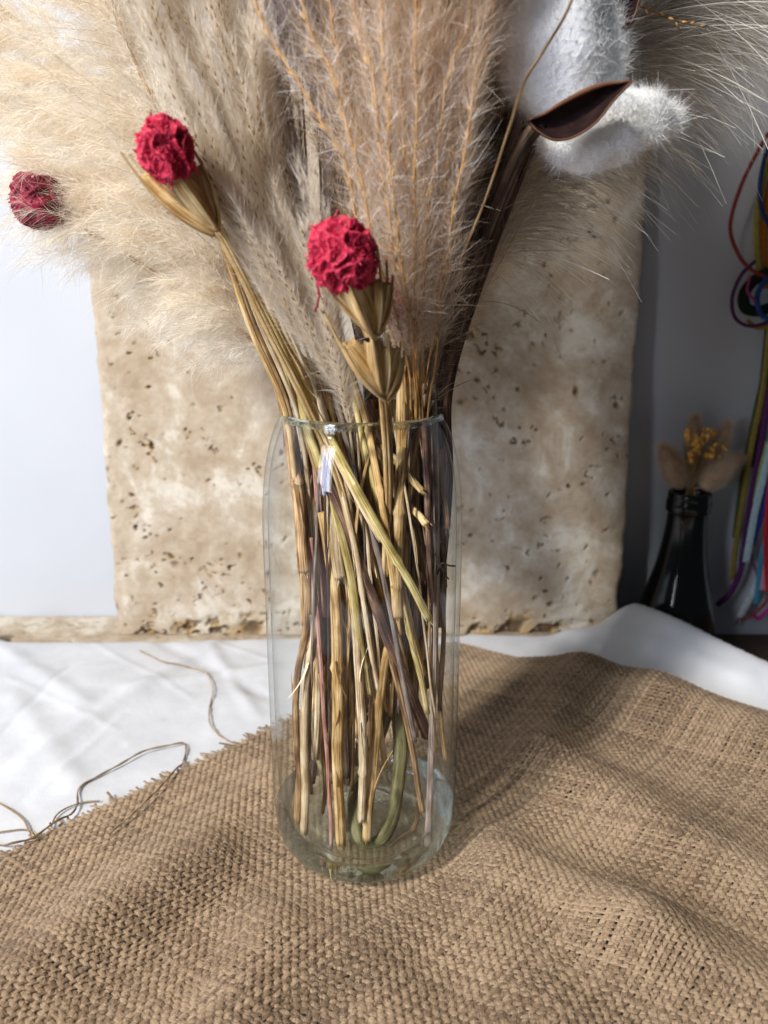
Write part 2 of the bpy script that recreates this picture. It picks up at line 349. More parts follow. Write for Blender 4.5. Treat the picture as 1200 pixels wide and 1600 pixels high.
def stone(name, w, h, th, nx, ny, seed, dens, rough_edge, low_band):
    """front face (x,z) with real pits; returns V,F,attrs; y=0 front, y=th back"""
    r = np.random.default_rng(seed)
    u, v = np.meshgrid(np.linspace(0, 1, nx), np.linspace(0, 1, ny)); X = u * w; Z = v * h
    cl = fbm(X * 22, Z * 16, 3, seed); cl = sstep(.34, .52, cl)
    pn = np.abs(fbm(X * 70 + 2 * fbm(X * 30, Z * 30, 2, 4), Z * 110, 4, seed + 3) - .47)
    pit = (1 - sstep(.014, .030, pn)) * cl * sstep(.45, .55, fbm(X * 130, Z * 130, 2, 11)) * dens
    XX, ZZ = X, Z; X = X + .006 * (fbm(XX * 90, ZZ * 90, 3, 41) - .45); Z = Z + .006 * (fbm(XX * 90, ZZ * 90, 3, 43) - .45)
    for _ in range(240):                       # single round and worm-shaped pits
        cx, cz = r.random() * w, h * r.random() ** (1.35 if low_band else 1); s = min(abs(r.normal(0, .0017)), .0032) + .0006; e = r.uniform(.22, .8); an = r.uniform(-1.2, 1.2)
        dx, dz = X - cx, Z - cz; A = dx * math.cos(an) + dz * math.sin(an); B = -dx * math.sin(an) + dz * math.cos(an)
        pit = np.maximum(pit, np.exp(-((A / s) ** 2 + (B / (s * e)) ** 2) ** 1.2) * r.uniform(.4, 1))
    X, Z = XX, ZZ
    if low_band:
        lb = (1 - sstep(.0, .022, Z + .012 * (fbm(X * 60, Z * 60, 3, 8) - .5) * 2)) * sstep(.50, .60, fbm(X * 26, Z * 40, 3, 21) + .10 * sstep(.2, .5, X))
        pit = np.maximum(pit, lb * sstep(.42, .55, fbm(X * 150, Z * 150, 3, 13)))
        hx, hz = (X - .125) / .009, (Z - .006) / .007; pit = np.maximum(pit, np.exp(-(hx ** 2 + hz ** 2) ** 2))
    else: lb = 0 * X
    halo = fbm(X * 120, Z * 120, 3, 17)
    och = np.clip(pit * 1.2, 0, 1) * 0
    k = 7; pb = pit.copy()
    for ax in (0, 1):
        ker = np.ones(k) / k; pb = np.apply_along_axis(lambda q: np.convolve(q, ker, 'same'), ax, pb)
    och = np.clip(pb * 2.2 * sstep(.4, .6, halo) + .8 * lb * sstep(.35, .6, halo), 0, .85)
    depth = .0045 * pit + .0015 * fbm(X * 40, Z * 40, 4, 5) + .003 * lb
    er = rough_edge
    edx = er * (fbm(Z * 45, Z * 3, 4, 31) - .45) * 2
    Xe = X + np.where(u < .5, edx * (1 - sstep(0, .03, u)), -edx[::-1] * sstep(.97, 1, u))
    rnd = .003 * (np.exp(-X / .002) + np.exp(-(w - X) / .002) + np.exp(-(h - Z) / .002))
    V = np.stack([Xe, depth + rnd, Z], -1).reshape(-1, 3)
    i = np.arange(ny - 1)[:, None] * nx; j = np.arange(nx - 1)[None]; q = i + j
    F = np.stack([q, q + 1, q + nx + 1, q + nx], -1).reshape(-1, 4)
    rim = np.r_[np.arange(nx), np.arange(1, ny) * nx + nx - 1, (ny - 1) * nx + np.arange(nx - 2, -1, -1), np.arange(ny - 2, 0, -1) * nx]
    b = V[rim].copy(); b[:, 1] = th; n0 = len(V); V = np.vstack([V, b]); m = len(rim); j = np.arange(m); k2 = (j + 1) % m
    F = np.vstack([F, np.stack([rim[k2], rim[j], n0 + j, n0 + k2], -1)])
    c = np.array([[0, th, 0], [w, th, 0], [w, th, h], [0, th, h]]); V = np.vstack([V, c]); F = np.vstack([F, [[len(V) - 1, len(V) - 2, len(V) - 3, len(V) - 4]]])
    pa = np.r_[pit.ravel() ** .8, np.zeros(m + 4)]; oa = np.r_[och.ravel(), np.zeros(m + 4)]
    return V, F, dict(pit=np.clip(pa, 0, 1), ochre=oa)
# leaning slab
SL = P(182, 986, .271); SR = P(968, 972, .271)
sw = SR[0] - SL[0]
V, F, A = stone("s", sw, .46, .015, 560, 520, 3, 1.0, .0035, True)
o = mk("stone_slab", V, F, M['trav'], None, True, attrs=A); o.location = (SL[0], .271, -.008); o.rotation_euler = (-R(4.1), 0, 0)
tag(o, "pitted beige travertine slab leaning on the white wall behind the vase", "stone slab")
V, F, A = stone("l", 1.0, .09, .02, 420, 50, 9, .8, .0, False)
V2 = V.copy(); V2[:, 1], V2[:, 2] = V[:, 2], -V[:, 1] ; 
o = mk("ledge", V2, F[:, ::-1], M['trav'], None, True, attrs=A); o.location = (-.80, WY - .0905, -.008)
tag(o, kind='structure')
# white cloth
nx, ny = 420, 340
xs = np.linspace(-.50, .40, nx); gx, tv = np.meshgrid(xs, np.linspace(0, 1, ny))
yb = np.interp(gx, [-.5, -.31, -.1, .05, .16, .24, .40], [.246, .246, .254, .256, .258, .262, .262]) + .0015 * (fbm(gx * 30, gx * 0, 3, 2) - .45)
gy = -.42 + (yb + .42) * tv
gz = zc(gx, gy); edge = np.exp(-((1 - tv) * .66) / .004); gz = gz - .004 * edge
V = np.stack([gx, gy, gz], -1).reshape(-1, 3)
i = np.arange(ny - 1)[:, None] * nx; q = i + np.arange(nx - 1)[None]
F = np.stack([q, q + 1, q + nx + 1, q + nx], -1).reshape(-1, 4)
mt, nt, bs, out = newmat("white_cotton_weave"); tc = N(nt, 'ShaderNodeTexCoord')
n1 = N(nt, 'ShaderNodeTexNoise', Scale=35.0, Detail=6.0); nt.links.new(tc.outputs['Object'], n1.inputs['Vector'])
w1 = N(nt, 'ShaderNodeTexNoise', Scale=900.0, Detail=2.0); nt.links.new(tc.outputs['Object'], w1.inputs['Vector'])
nt.links.new(ramp(nt, [(.3, (.52, .53, .555)), (.7, (.60, .61, .63))], n1.outputs[0]), bs.inputs['Base Color'])
bs.inputs['Roughness'].default_value = .9; bs.inputs['Specular IOR Level'].default_value = .15
b1 = bump(nt, n1.outputs[0], bs, .35, .004); b2 = N(nt, 'ShaderNodeBump', Strength=.25, Distance=.0004); nt.links.new(w1.outputs[0], b2.inputs['Height']); nt.links.new(b1.outputs[0], b2.inputs['Normal']); nt.links.new(b2.outputs[0], bs.inputs['Normal'])
o = mk("white_tablecloth", V, F, mt); tag(o, "creased white cotton cloth spread under the brown burlap", "tablecloth")
sm = o.modifiers.new("thick", 'SOLIDIFY'); sm.thickness = .0008; sm.offset = -1

# burlap: every yarn woven over and under
mt, nt, bs, out = newmat("burlap_yarn"); uv = N(nt, 'ShaderNodeUVMap'); tc = N(nt, 'ShaderNodeTexCoord')
mp = N(nt, 'ShaderNodeMapping'); mp.inputs['Scale'].default_value = (7, 420, 1); nt.links.new(uv.outputs[0], mp.inputs[0])
n1 = N(nt, 'ShaderNodeTexNoise', Scale=1.0, Detail=5.0, Roughness=.7); nt.links.new(mp.outputs[0], n1.inputs['Vector'])
ar = N(nt, 'ShaderNodeAttribute', attribute_name="rnd")
n3 = N(nt, 'ShaderNodeTexNoise', Scale=14.0, Detail=4.0); nt.links.new(tc.outputs['Object'], n3.inputs['Vector'])
s1 = N(nt, 'ShaderNodeMath', operation='MULTIPLY_ADD'); s1.inputs[1].default_value = .78; nt.links.new(n1.outputs[0], s1.inputs[0])
s2 = N(nt, 'ShaderNodeMath', operation='MULTIPLY'); s2.inputs[1].default_value = .14; nt.links.new(ar.outputs['Fac'], s2.inputs[0]); nt.links.new(s2.outputs[0], s1.inputs[2])
s3 = N(nt, 'ShaderNodeMath', operation='MULTIPLY_ADD'); s3.inputs[1].default_value = .25; nt.links.new(n3.outputs[0], s3.inputs[0]); nt.links.new(s1.outputs[0], s3.inputs[2])
nt.links.new(ramp(nt, [(.40, (.062, .033, .016)), (.53, (.215, .134, .072)), (.66, (.47, .330, .202))], s3.outputs[0]), bs.inputs['Base Color'])
bs.inputs['Roughness'].default_value = .7; bs.inputs['Specular IOR Level'].default_value = .25
bs.inputs['Sheen Weight'].default_value = .15; bump(nt, n1.outputs[0], bs, 1.0, .0009); M['burlap'] = mt
PITCHY = .00245
def burlap():
    r = np.random.default_rng(21); parts = []; rn = []
    A1, B1 = .575, .455
    na, nb_ = int(A1 / PITCHY), int(B1 / PITCHY); sides = 6
    th = np.linspace(0, 2 * np.pi, sides, endpoint=False)
    n0 = 0; Vs, Fs, Us = [], [], []
    for warp in (0, 1):
        cnt = na if warp == 0 else nb_; m = (nb_ if warp == 0 else na) * 4 + 1
        for k in range(cnt):
            fr0 = -abs(r.normal(0, .0035)) - .001 if r.random() < .85 else -r.uniform(.004, .009)
            if warp: fr0 = -.0004
            L = (B1 if warp == 0 else A1); s = np.linspace(0, L, m); s[0] = fr0; s[1] = fr0 * .5 + s[1] * .2
            c = (k + .5) * PITCHY + .00028 * r.normal() + .0005 * (vnoise(s * 90, s * 0 + k, 3) - .5)
            ph = s / PITCHY * np.pi + np.pi * (k % 2) + (np.pi if warp else 0)
            a, b = (c, s) if warp == 0 else (s, c)
            a = a + .0010 * (vnoise(b * 25, b * 0, 50) - .5) + 0 * s; b = b + 0 * s
            wa = .0025 * (fbm(a * 9 + 5, b * 9, 2, 61) - .375) * sstep(0, .05, b) * sstep(0, .05, a); wb_ = .0025 * (fbm(a * 9, b * 9 + 7, 2, 71) - .375) * sstep(0, .05, b) * sstep(0, .05, a); a = a + wa; b = b + wb_
            x = BC[0] + a * E1[0] + b * E2[0]; y = BC[1] + a * E1[1] + b * E2[1]
            off = .00048 * np.cos(ph) * (1 if warp == 0 else -1) if False else .00033 * np.sin(ph + (np.pi / 2))
            if warp: off = .00033 * np.sin(s / PITCHY * np.pi + np.pi * (k % 2) + np.pi / 2 + np.pi * 1.0)
            x = x + .00022 * r.normal() ; z = zb(x, y) + off
            fray = np.clip(-s / .01, 0, 1); z = z + fray * r.uniform(-.001, .003); lat = fray * r.normal(0, .004)
            Ed = nz(E1) if warp == 0 else nz(E2); x = x + lat * Ed[0]; y = y + lat * Ed[1]
            wid = PITCHY * .55 * (1 + .10 * r.normal()) * (1 + .22 * (vnoise(s * 120, s * 0 + k * 3.1, 7) - .5)); wid = np.clip(wid, .00112, .0017) * np.where(s < 0, .6, 1)
            if warp: wid = wid * .95
            hgt = .00042
            tn = nz(np.gradient(np.stack([x, y, z], 1), axis=0)); sd = nz(np.cross(tn, (0, 0, 1.))); up = np.cross(sd, tn)
            tw = .35 * np.sin(th)[None]
            V = np.stack([x, y, z], 1)[:, None] + sd[:, None] * (wid[:, None] * np.cos(th))[..., None] + up[:, None] * (hgt * np.sin(th))[None, :, None]
            i = np.arange(m - 1)[:, None] * sides; j = np.arange(sides)[None]; kk = (j + 1) % sides
            F = np.stack([i + j, i + kk, i + sides + kk, i + sides + j], -1).reshape(-1, 4)
            U = np.stack([np.broadcast_to(th / 6.283 + .7 * r.random() , (m, sides)) + (s / PITCHY * .9)[:, None], np.broadcast_to((s * .35)[:, None], (m, sides)) + k * 1.7], -1).reshape(-1, 2)
            Vs.append(V.reshape(-1, 3)); Fs.append(F + n0); Us.append(U); n0 += m * sides; rn.append(np.full(m * sides, r.random()))
    o = mk("burlap_cloth", np.vstack(Vs), np.vstack(Fs), M['burlap'], None, True, np.vstack(Us), {"rnd": np.concatenate(rn)})
    # loose fibres standing out of the yarns
    n = 90000; a = r.random(n) * A1; b = r.random(n) * B1; x = BC[0] + a * E1[0] + b * E2[0]; y = BC[1] + a * E1[1] + b * E2[1]; z = zb(x, y) + .0006
    d = r.normal(size=(n, 3)); d[:, 2] = np.abs(d[:, 2]) * .35
    V, F, q, t = ribbons(np.stack([x, y, z], 1), d, r.uniform(.0012, .0045, n), .00011, 4, .3, .45, r=r)
    V0, F0, q0, t0 = ribbons(np.stack([BC[0] + a * E1[0], BC[1] + a * E1[1], zb(BC[0] + a * E1[0], BC[1] + a * E1[1]) + .001], 1)[:1500], d[:1500], r.uniform(.002, .007, 1500), .0001, 4, .3, .4, r=r)
    V = np.vstack([V, V0]); F = np.vstack([F, F0 + n * 8])
    f = mk("loose_fibre", V, F, M['burlap_fibre'], o, True, None, {"rnd": np.r_[q, q0], "t": np.r_[t, t0]}); f["kind"] = "stuff"
    tag(o, "brown woven burlap with a frayed edge lying under the vase", "burlap cloth")
M['burlap_fibre'] = hairmat("burlap_fibre", (.40, .28, .16), (.70, .56, .40), .3)
burlap()

# ------------------------------------------------------------------ jute threads lying on the cloth
M['jute'] = stemmat("jute_twine", (.20, .12, .06), (.38, .27, .15), (.55, .43, .28), 4)
def surf(x, y): 
    a, b = bcoord(x, y); return zb(x, y) + .0012 if (a > -.004 and b > -.004) else zc(x, y)
for pts, w, lab in [
    ([(218, 1015), (232, 1026), (262, 1041), (300, 1044), (322, 1056), (333, 1078), (328, 1105), (328, 1132), (340, 1150), (356, 1160)], .00065, "loose wavy jute thread lying alone on the white cloth beside the vase"),
    ([(-20, 1318), (15, 1328), (50, 1325), (80, 1305), (112, 1280), (122, 1262), (124, 1240), (150, 1220), (190, 1198), (225, 1178), (262, 1168), (286, 1163), (291, 1172), (286, 1195), (274, 1215), (250, 1245), (215, 1280), (172, 1315)], .0007, "long looped jute thread running from white cloth onto the burlap"),
    ([(-15, 1252), (15, 1268), (37, 1286), (46, 1302), (56, 1322)], .0006, "short jute thread crossing the cloth at the left edge"),
    ([(-15, 1308), (10, 1304), (35, 1301), (50, 1305), (60, 1318)], .0005, "thin faint jute thread lowest on the white cloth"),
    ([(80, 1298), (88, 1280), (105, 1268), (130, 1259), (156, 1256)], .0006, "short jute thread curling beside the looped one at the frayed edge")]:
    q = np.array([PT(*p) for p in pts]); q = spline(q, 90)
    lift = .0008 + (.0022 * np.abs(np.sin(np.linspace(0, 9, 90))) if len(pts) > 6 else .001)
    q[:, 2] = np.array([float(surf(a, b)) for a, b in q[:, :2]]) + lift
    for _ in range(3): q[1:-1, 2] = (q[:-2, 2] + q[1:-1, 2] * 2 + q[2:, 2]) / 4
    t, a_, b_ = frames(q); ph = np.linspace(0, 1, 90) * 60
    s1 = tube(q + a_ * (w * .45 * np.cos(ph))[:, None] + b_ * (w * .45 * np.sin(ph))[:, None], w * .6, 6, cap=False)
    s2 = tube(q - a_ * (w * .45 * np.cos(ph))[:, None] - b_ * (w * .45 * np.sin(ph))[:, None], w * .6, 6, cap=False)
    V, F, U = join([s1, s2]); o = mk("jute_thread", V, F, M['jute'], None, True, U); tag(o, lab, "thread", "loose jute threads on the white cloth")

# ------------------------------------------------------------------ glass vase
def glass_vase():
    m, nt, bs, out = newmat("clear_glass"); nt.nodes.remove(bs)
    lw = N(nt, 'ShaderNodeLayerWeight', Blend=.5); pw = N(nt, 'ShaderNodeMath', operation='POWER'); nt.links.new(lw.outputs['Facing'], pw.inputs[0]); pw.inputs[1].default_value = 1.0
    tr = N(nt, 'ShaderNodeBsdfTransparent'); gcol = ramp(nt, [(0, (.998, .999, .998)), (.45, (.985, .99, .987)), (.70, (.965, .975, .97)), (.84, (.90, .925, .915)), (.93, (.66, .71, .70)), (1, (.42, .48, .46))], pw.outputs[0]); nt.links.new(gcol, tr.inputs['Color'])
    rf = N(nt, 'ShaderNodeBsdfGlossy', Roughness=.012); f5 = N(nt, 'ShaderNodeMath', operation='POWER'); f5.inputs[1].default_value = 4.5; nt.links.new(lw.outputs['Facing'], f5.inputs[0]); fr = N(nt, 'ShaderNodeMapRange'); nt.links.new(f5.outputs[0], fr.inputs[0]); fr.inputs[3].default_value = .024; fr.inputs[4].default_value = .75
    m1 = N(nt, 'ShaderNodeMixShader'); nt.links.new(fr.outputs[0], m1.inputs[0]); nt.links.new(tr.outputs[0], m1.inputs[1]); nt.links.new(rf.outputs[0], m1.inputs[2])
    nt.links.new(m1.outputs[0], out.inputs['Surface'])
    tc = N(nt, 'ShaderNodeTexCoord'); n = N(nt, 'ShaderNodeTexNoise', Scale=22.0, Detail=2.0); mp = N(nt, 'ShaderNodeMapping'); mp.inputs['Scale'].default_value = (1, 1, .35)
    nt.links.new(tc.outputs['Object'], mp.inputs[0]); nt.links.new(mp.outputs[0], n.inputs['Vector'])
    b = N(nt, 'ShaderNodeBump', Strength=.30, Distance=.0016); nt.links.new(n.outputs[0], b.inputs['Height'])
    nt.links.new(b.outputs[0], rf.inputs['Normal'])
    g2, nt, bs, out = newmat("thick_green_glass"); nt.nodes.remove(bs)
    gl = N(nt, 'ShaderNodeBsdfGlass', Roughness=0.0, IOR=1.5); gl.inputs['Color'].default_value = (.91, .955, .93, 1)
    tr = N(nt, 'ShaderNodeBsdfTransparent'); tr.inputs['Color'].default_value = (.955, .978, .964, 1)
    mx = N(nt, 'ShaderNodeMixShader'); mx.inputs[0].default_value = .70; nt.links.new(tr.outputs[0], mx.inputs[1]); nt.links.new(gl.outputs[0], mx.inputs[2]); nt.links.new(mx.outputs[0], out.inputs['Surface'])
    tc = N(nt, 'ShaderNodeTexCoord'); n = N(nt, 'ShaderNodeTexNoise', Scale=45.0, Detail=2.0); nt.links.new(tc.outputs['Object'], n.inputs['Vector'])
    b = N(nt, 'ShaderNodeBump', Strength=.4, Distance=.0015); nt.links.new(n.outputs[0], b.inputs['Height']); nt.links.new(b.outputs[0], gl.inputs['Normal'])
    outer = smooth_prof([(.0, .0055), (.012, .0050), (.024, .0015), (.030, 0), (.038, .0006), (.0450, .0042), (.0486, .0130), (.0498, .030), (.0500, .06), (.0497, .12), (.0494, .165), (.0490, .186),
                         (.0478, .202), (.0456, .2155), (.0426, .2265), (.0394, .2335)], 70)
    lip = np.array([(.0393, .2350), (.0387, .2361), (.0376, .2364), (.0366, .2357), (.0363, .2342)])
    inner = smooth_prof([(.0368, .2325), (.0402, .225), (.0432, .2145), (.0453, .202), (.0465, .186), (.0469, .165), (.0472, .12), (.0474, .06), (.0468, .038), (.0446, .0225), (.0400, .0140), (.032, .0108), (.022, .0105), (.010, .0120), (.0, .0124)], 60)
    prof = np.vstack([outer, lip, inner]); V, F = lathe(prof, 128)
    zf = V[F[:, 0], 2]; idx = np.where(zf < .0200, 1, np.where(zf > .2328, 2, 0))
    g3, nt, bs, out = newmat("rim_glass"); nt.nodes.remove(bs)
    gl = N(nt, 'ShaderNodeBsdfGlass', Roughness=.08, IOR=1.5); gl.inputs['Color'].default_value = (.93, .97, .95, 1); tr = N(nt, 'ShaderNodeBsdfTransparent'); tr.inputs['Color'].default_value = (.75, .80, .78, 1)
    mx = N(nt, 'ShaderNodeMixShader'); mx.inputs[0].default_value = .75; nt.links.new(tr.outputs[0], mx.inputs[1]); nt.links.new(gl.outputs[0], mx.inputs[2]); nt.links.new(mx.outputs[0], out.inputs['Surface'])
    o = mk("glass_vase", V, F, [m, g2, g3], None, True, matidx=idx); o.location = (VX, VY, .0036)
    tag(o, "tall clear glass vase with rounded shoulders holding the dried flowers", "vase")
    return o
glass_vase()

# ------------------------------------------------------------------ stems standing in the vase
def stem_shape(p, w, kind, r):
    n = len(p); s = np.linspace(0, 1, n); rad = np.full(n, w / 2.0)
    rad = rad * (1 + .10 * (vnoise(s * 6, s * 0 + r.random() * 50, 3) - .5))
    return rad
def px2m(px_w, Y, py): return px_w * float(np.linalg.norm((P(600, py, Y) - CAM) * np.array((0, 1, 1)))) / FPX * .98
def stem(name, spec, w, mat, label=None, cat=None, group=None, parent=None, nodes=(), groove=.07, flat=.8, seed=None, n=70, ragged=True):
    r = np.random.default_rng(int(abs(spec[0][0] * 7 + spec[0][1] * 13 + spec[-1][0] * 3)) if seed is None else seed)
    p = spline(path(spec), n); s = np.linspace(0, 1, n)
    for ax in (0, 1): p[:, ax] += .0009 * (vnoise(s * 9, s * 0 + r.random() * 99, ax) - .5)
    W_ = px2m(w * .92, spec[len(spec) // 2][2], spec[len(spec) // 2][1]); rad = stem_shape(p, W_, 0, r)
    for t0 in nodes: rad = rad * (1 + .30 * np.exp(-((s - t0) / .010) ** 2)) * np.where(np.abs(s - t0 - .018) < .012, .90, 1)
    o = tube_obj(name, p, rad, M[mat], parent, sides=14, groove=groove * r.uniform(.6, 1.4), ngroove=r.integers(3, 6), flat=flat, off=r.random() * 6, twist=r.uniform(-6, 6))
    if label:
        tag(o, label, cat or "stem", group)
    if ragged:   # torn fibres at the cut end, inside the same mesh material
        k = 16; e = p[-1]; d = nz(p[-1] - p[-3]); off = r.normal(size=(k, 3)) * W_ * .22
        V, F, q, t = ribbons(e + off - d * .002, np.tile(d, (k, 1)) + .12 * r.normal(size=(k, 3)), r.uniform(.002, .0048, k), W_ * .16, 3, r=r)
        for _ in range(3):
            q0 = r.integers(int(n * .3), int(n * .85)); d1 = nz(p[q0 + 3] - p[q0]); o1 = nz(np.cross(d1, r.normal(size=3)) + np.array((0, -.6, 0)))
            Vp, Fp, qp, tp = ribbons((p[q0] + o1 * W_ * .42)[None], (d1 * (1 if r.random() < .6 else -1) + o1 * .10)[None], r.uniform(.008, .022), W_ * r.uniform(.2, .45), 8, 0, .25, tip=.2, r=r)
            F = np.vstack([F, Fp + len(V)]); V = np.vstack([V, Vp]); q = np.r_[q, qp]; t = np.r_[t, tp]
        me = o.data; V0 = np.empty(len(me.vertices) * 3, np.float32); me.vertices.foreach_get("co", V0)
        polys = [tuple(pp.vertices) for pp in me.polygons]; uvl = {}
        n0 = len(me.vertices); uvv = np.zeros((n0, 2)); ua = np.empty(len(me.loops) * 2, np.float32); me.uv_layers[0].data.foreach_get("uv", ua); li = np.empty(len(me.loops), np.int32); me.loops.foreach_get("vertex_index", li); uvv[li] = ua.reshape(-1, 2)
        m2 = bpy.data.meshes.new(name); o2 = mk(name + "_t", np.vstack([V0.reshape(-1, 3), V]), polys + [tuple(f + n0) for f in F.tolist()] if False else polys + [tuple(int(i) + n0 for i in f) for f in F], M[mat], None, True, np.vstack([uvv, np.stack([q, t * .01], 1)]))
        o.data = o2.data; bpy.data.objects.remove(o2); bpy.data.meshes.remove(m2); o.data.name = name
    return o
G = "dried stems standing in the glass vase"
SP = [  # path (px, py, depth), width px, material, label, nodes
 ([(418, 520, -.005), (436, 600, -.008), (450, 668, -.012), (464, 760, -.020), (470, 820, -.024), (474, 893, -.026)], 22, 'brown', "wide brown leaf-sheathed stem against the left glass, cut off at mid height", (.62,)),
 ([(476, 700, -.014), (480, 880, -.018), (478, 980, -.020), (464, 1060, -.022), (462, 1160, -.024), (468, 1220, -.026), (466, 1285, -.029)], 12, 'brown', "bent brown stem nearest the left side of the glass", (.5,)),
 ([(450, 560, .0), (478, 700, -.010), (492, 850, -.020), (493, 960, -.020), (480, 1060, -.024), (474, 1160, -.026), (478, 1230, -.028), (474, 1303, -.030)], 13, 'pale', "kinked pale stem with a frayed foot near the left glass", (.6,)),
 ([(470, 560, .0), (500, 690, -.016), (510, 760, -.024), (524, 850, -.030), (531, 903, -.032)], 19, 'pale', "smooth pale leaf sheath ending above the vase's middle, left side", ()),
 ([(340, 352, -.040), (400, 470, -.036), (455, 570, -.033), (500, 655, -.030), (545, 742, -.036), (610, 858, -.038), (672, 968, -.036)], 15, 'olive', "long greenish straw stem slanting across the front to a cut tip", (.83,)),
 ([(352, 360, -.034), (420, 500, -.032), (480, 620, -.030), (540, 742, -.034), (596, 845, -.034)], 14, 'pale', "short pale straw stem just above the greenish slanting one", ()),
 ([(628, 572, -.022), (627, 700, -.026), (624, 790, -.030), (622, 850, -.032), (621, 905, -.032), (621, 965, -.030)], 19, 'straw', "thick golden upright stem with dark joint in front", (.55, .86)),
 ([(530, 560, -.010), (556, 650, -.014), (600, 730, -.018), (640, 810, -.020), (664, 905, -.018)], 22, 'brown', "broad brown leaf sheath passing behind the golden upright stem", ()),
 ([(566, 660, -.004), (600, 700, -.016), (632, 735, -.024), (660, 768, -.030)], 12, 'straw', "upper of two short slanting stems behind the golden upright stem", ()),
 ([(560, 690, -.004), (596, 738, -.014), (632, 782, -.022), (667, 820, -.030)], 13, 'straw', "lower of two short slanting stems with broken end", ()),
 ([(500, 730, -.026), (530, 800, -.028), (560, 878, -.030), (598, 975, -.028), (638, 1075, -.020), (668, 1150, -.012)], 20, 'purple', "dark purple leafy stem slanting down through the middle", ()),
 ([(440, 560, -.010), (490, 700, -.022), (520, 790, -.028), (548, 900, -.032), (562, 1000, -.030), (578, 1086, -.028)], 14, 'olive', "yellow stem slanting behind, cut above the green vine", (.9,)),
 ([(505, 800, -.026), (520, 900, -.028), (526, 1000, -.030), (527, 1100, -.030), (528, 1200, -.028), (533, 1326, -.026)], 19, 'straw', "thick golden stem standing on the vase floor left of middle", (.42,)),
 ([(487, 840, -.024), (494, 950, -.024), (505, 1080, -.026), (512, 1200, -.027), (519, 1327, -.028)], 7, 'pink', "thin pinkish stem standing beside the thick golden one", ()),
 ([(640, 800, -.016), (622, 930, -.020), (603, 1020, -.024), (592, 1100, -.026), (582, 1200, -.027), (573, 1312, -.028)], 16, 'straw', "golden stem leaning left down to the vase floor", (.35,)),
 ([(548, 900, -.028), (558, 1000, -.030), (565, 1110, -.032), (568, 1194, -.032), (565, 1282, -.030)], 14, 'pale', "jointed pale stem with square cut foot in the middle", (.78,)),
 ([(560, 860, -.020), (590, 960, -.024), (622, 1070, -.024), (644, 1170, -.022), (660, 1268, -.020)], 10, 'brown', "split tan stem slanting down to the right foot", ()),
 ([(486, 960, -.020), (485, 1060, -.020), (483, 1150, -.020), (486, 1240, -.020)], 7, 'mauve', "thin greyish stem hanging short near the left glass", ()),
 ([(676, 600, -.010), (681, 760, -.018), (682, 900, -.020), (678, 1050, -.020), (673, 1180, -.018), (669, 1322, -.022)], 11, 'mauve', "slim lavender grey stem reaching the floor at the right", (.6,)),
 ([(645, 590, -.010), (647, 720, -.014), (650, 850, -.016), (649, 1000, -.012), (648, 1150, -.008)], 16, 'brown', "brown upright stem right of the golden one with a dark joint", (.5, .9)),
 ([(662, 600, -.016), (664, 700, -.022), (668, 800, -.026), (672, 880, -.026), (676, 940, -.024)], 11, 'purple', "reddish brown thin stem near the right glass", (.4,)),
 ([(688, 700, -.012), (690, 760, -.014), (694, 792, -.016), (698, 826, -.018)], 11, 'brown', "stubby brown stem with open end high at the right glass", ()),
 ([(690, 820, -.008), (694, 900, -.008), (692, 1000, -.006), (688, 1110, .0)], 8, 'dark', "dark thin stem nearest the right side of the glass", (.3,)),
 ([(520, 640, -.006), (560, 780, -.018), (590, 880, -.024), (618, 980, -.024), (642, 1090, -.018)], 11, 'straw', "tan stem running along the dark purple leafy one", (.4,)),
 ([(600, 820, -.010), (604, 930, -.012), (596, 1040, -.014), (590, 1160, -.010)], 12, 'brown', "brown stem half hidden behind the middle of the bunch", ()),
 ([(680, 960, -.004), (684, 1060, -.002), (690, 1130, .004), (697, 1188, .006)], 8, 'straw', "short tan stem leaning on the right glass low down", ()),
 ([(655, 1252, -.012), (648, 1288, -.016), (628, 1314, -.020), (610, 1330, -.024)], 8, 'brown', "curved hollow brown stub lying on the vase floor", ()),
 ([(470, 1020, -.012), (463, 1120, -.014), (465, 1210, -.018), (462, 1280, -.022)], 6, 'straw', "very thin straw near the left glass low down", ()),
 ([(508, 1040, -.010), (503, 1150, -.012), (508, 1230, -.014), (503, 1270, -.016)], 7, 'straw', "thin straw foot behind the pinkish stem", ()),
 ([(585, 640, -.012), (580, 760, -.006), (575, 900, .0), (560, 1040, .004)], 12, 'brown', "brown stem in the shade behind the bunch", ()),
]
for spec, w, mat, lab, nd in SP:
    stem("dried_straw", spec, w, mat, lab, "stem", G, nodes=nd)
HUE = dict(straw='golden', brown='brown', purple='dark reddish brown', pale='pale cream', mauve='greyish mauve', dark='nearly black', olive='greenish yellow')
rf = np.random.default_rng(5)   # the bunch behind
mats = ['brown', 'dark', 'purple', 'brown', 'pale', 'mauve', 'dark', 'brown', 'straw', 'dark']  # dark entries stand in for the shaded gaps between stems
for k in range(64):
    x0 = rf.uniform(470, 685); xm = rf.uniform(490, 680); x1 = np.clip(565 + (xm - 565) * .9 + rf.normal(0, 22), 478, 676); y1 = rf.uniform(1000, 1225); d0 = rf.uniform(-.016, .026)
    stem("dried_straw", [(x0, 625, d0), ((x0 + xm) / 2 , 760, d0 * .9), (xm, 900, d0 * .7), (x1, y1, d0 * .6)], rf.uniform(8, 17), mats[k % 10],
         HUE[mats[k % 10]] + " dry stem inside the crowded bunch behind the front stems", "stem", "plain stems at the back of the bunch", nodes=(rf.uniform(.3, .8),), n=36)
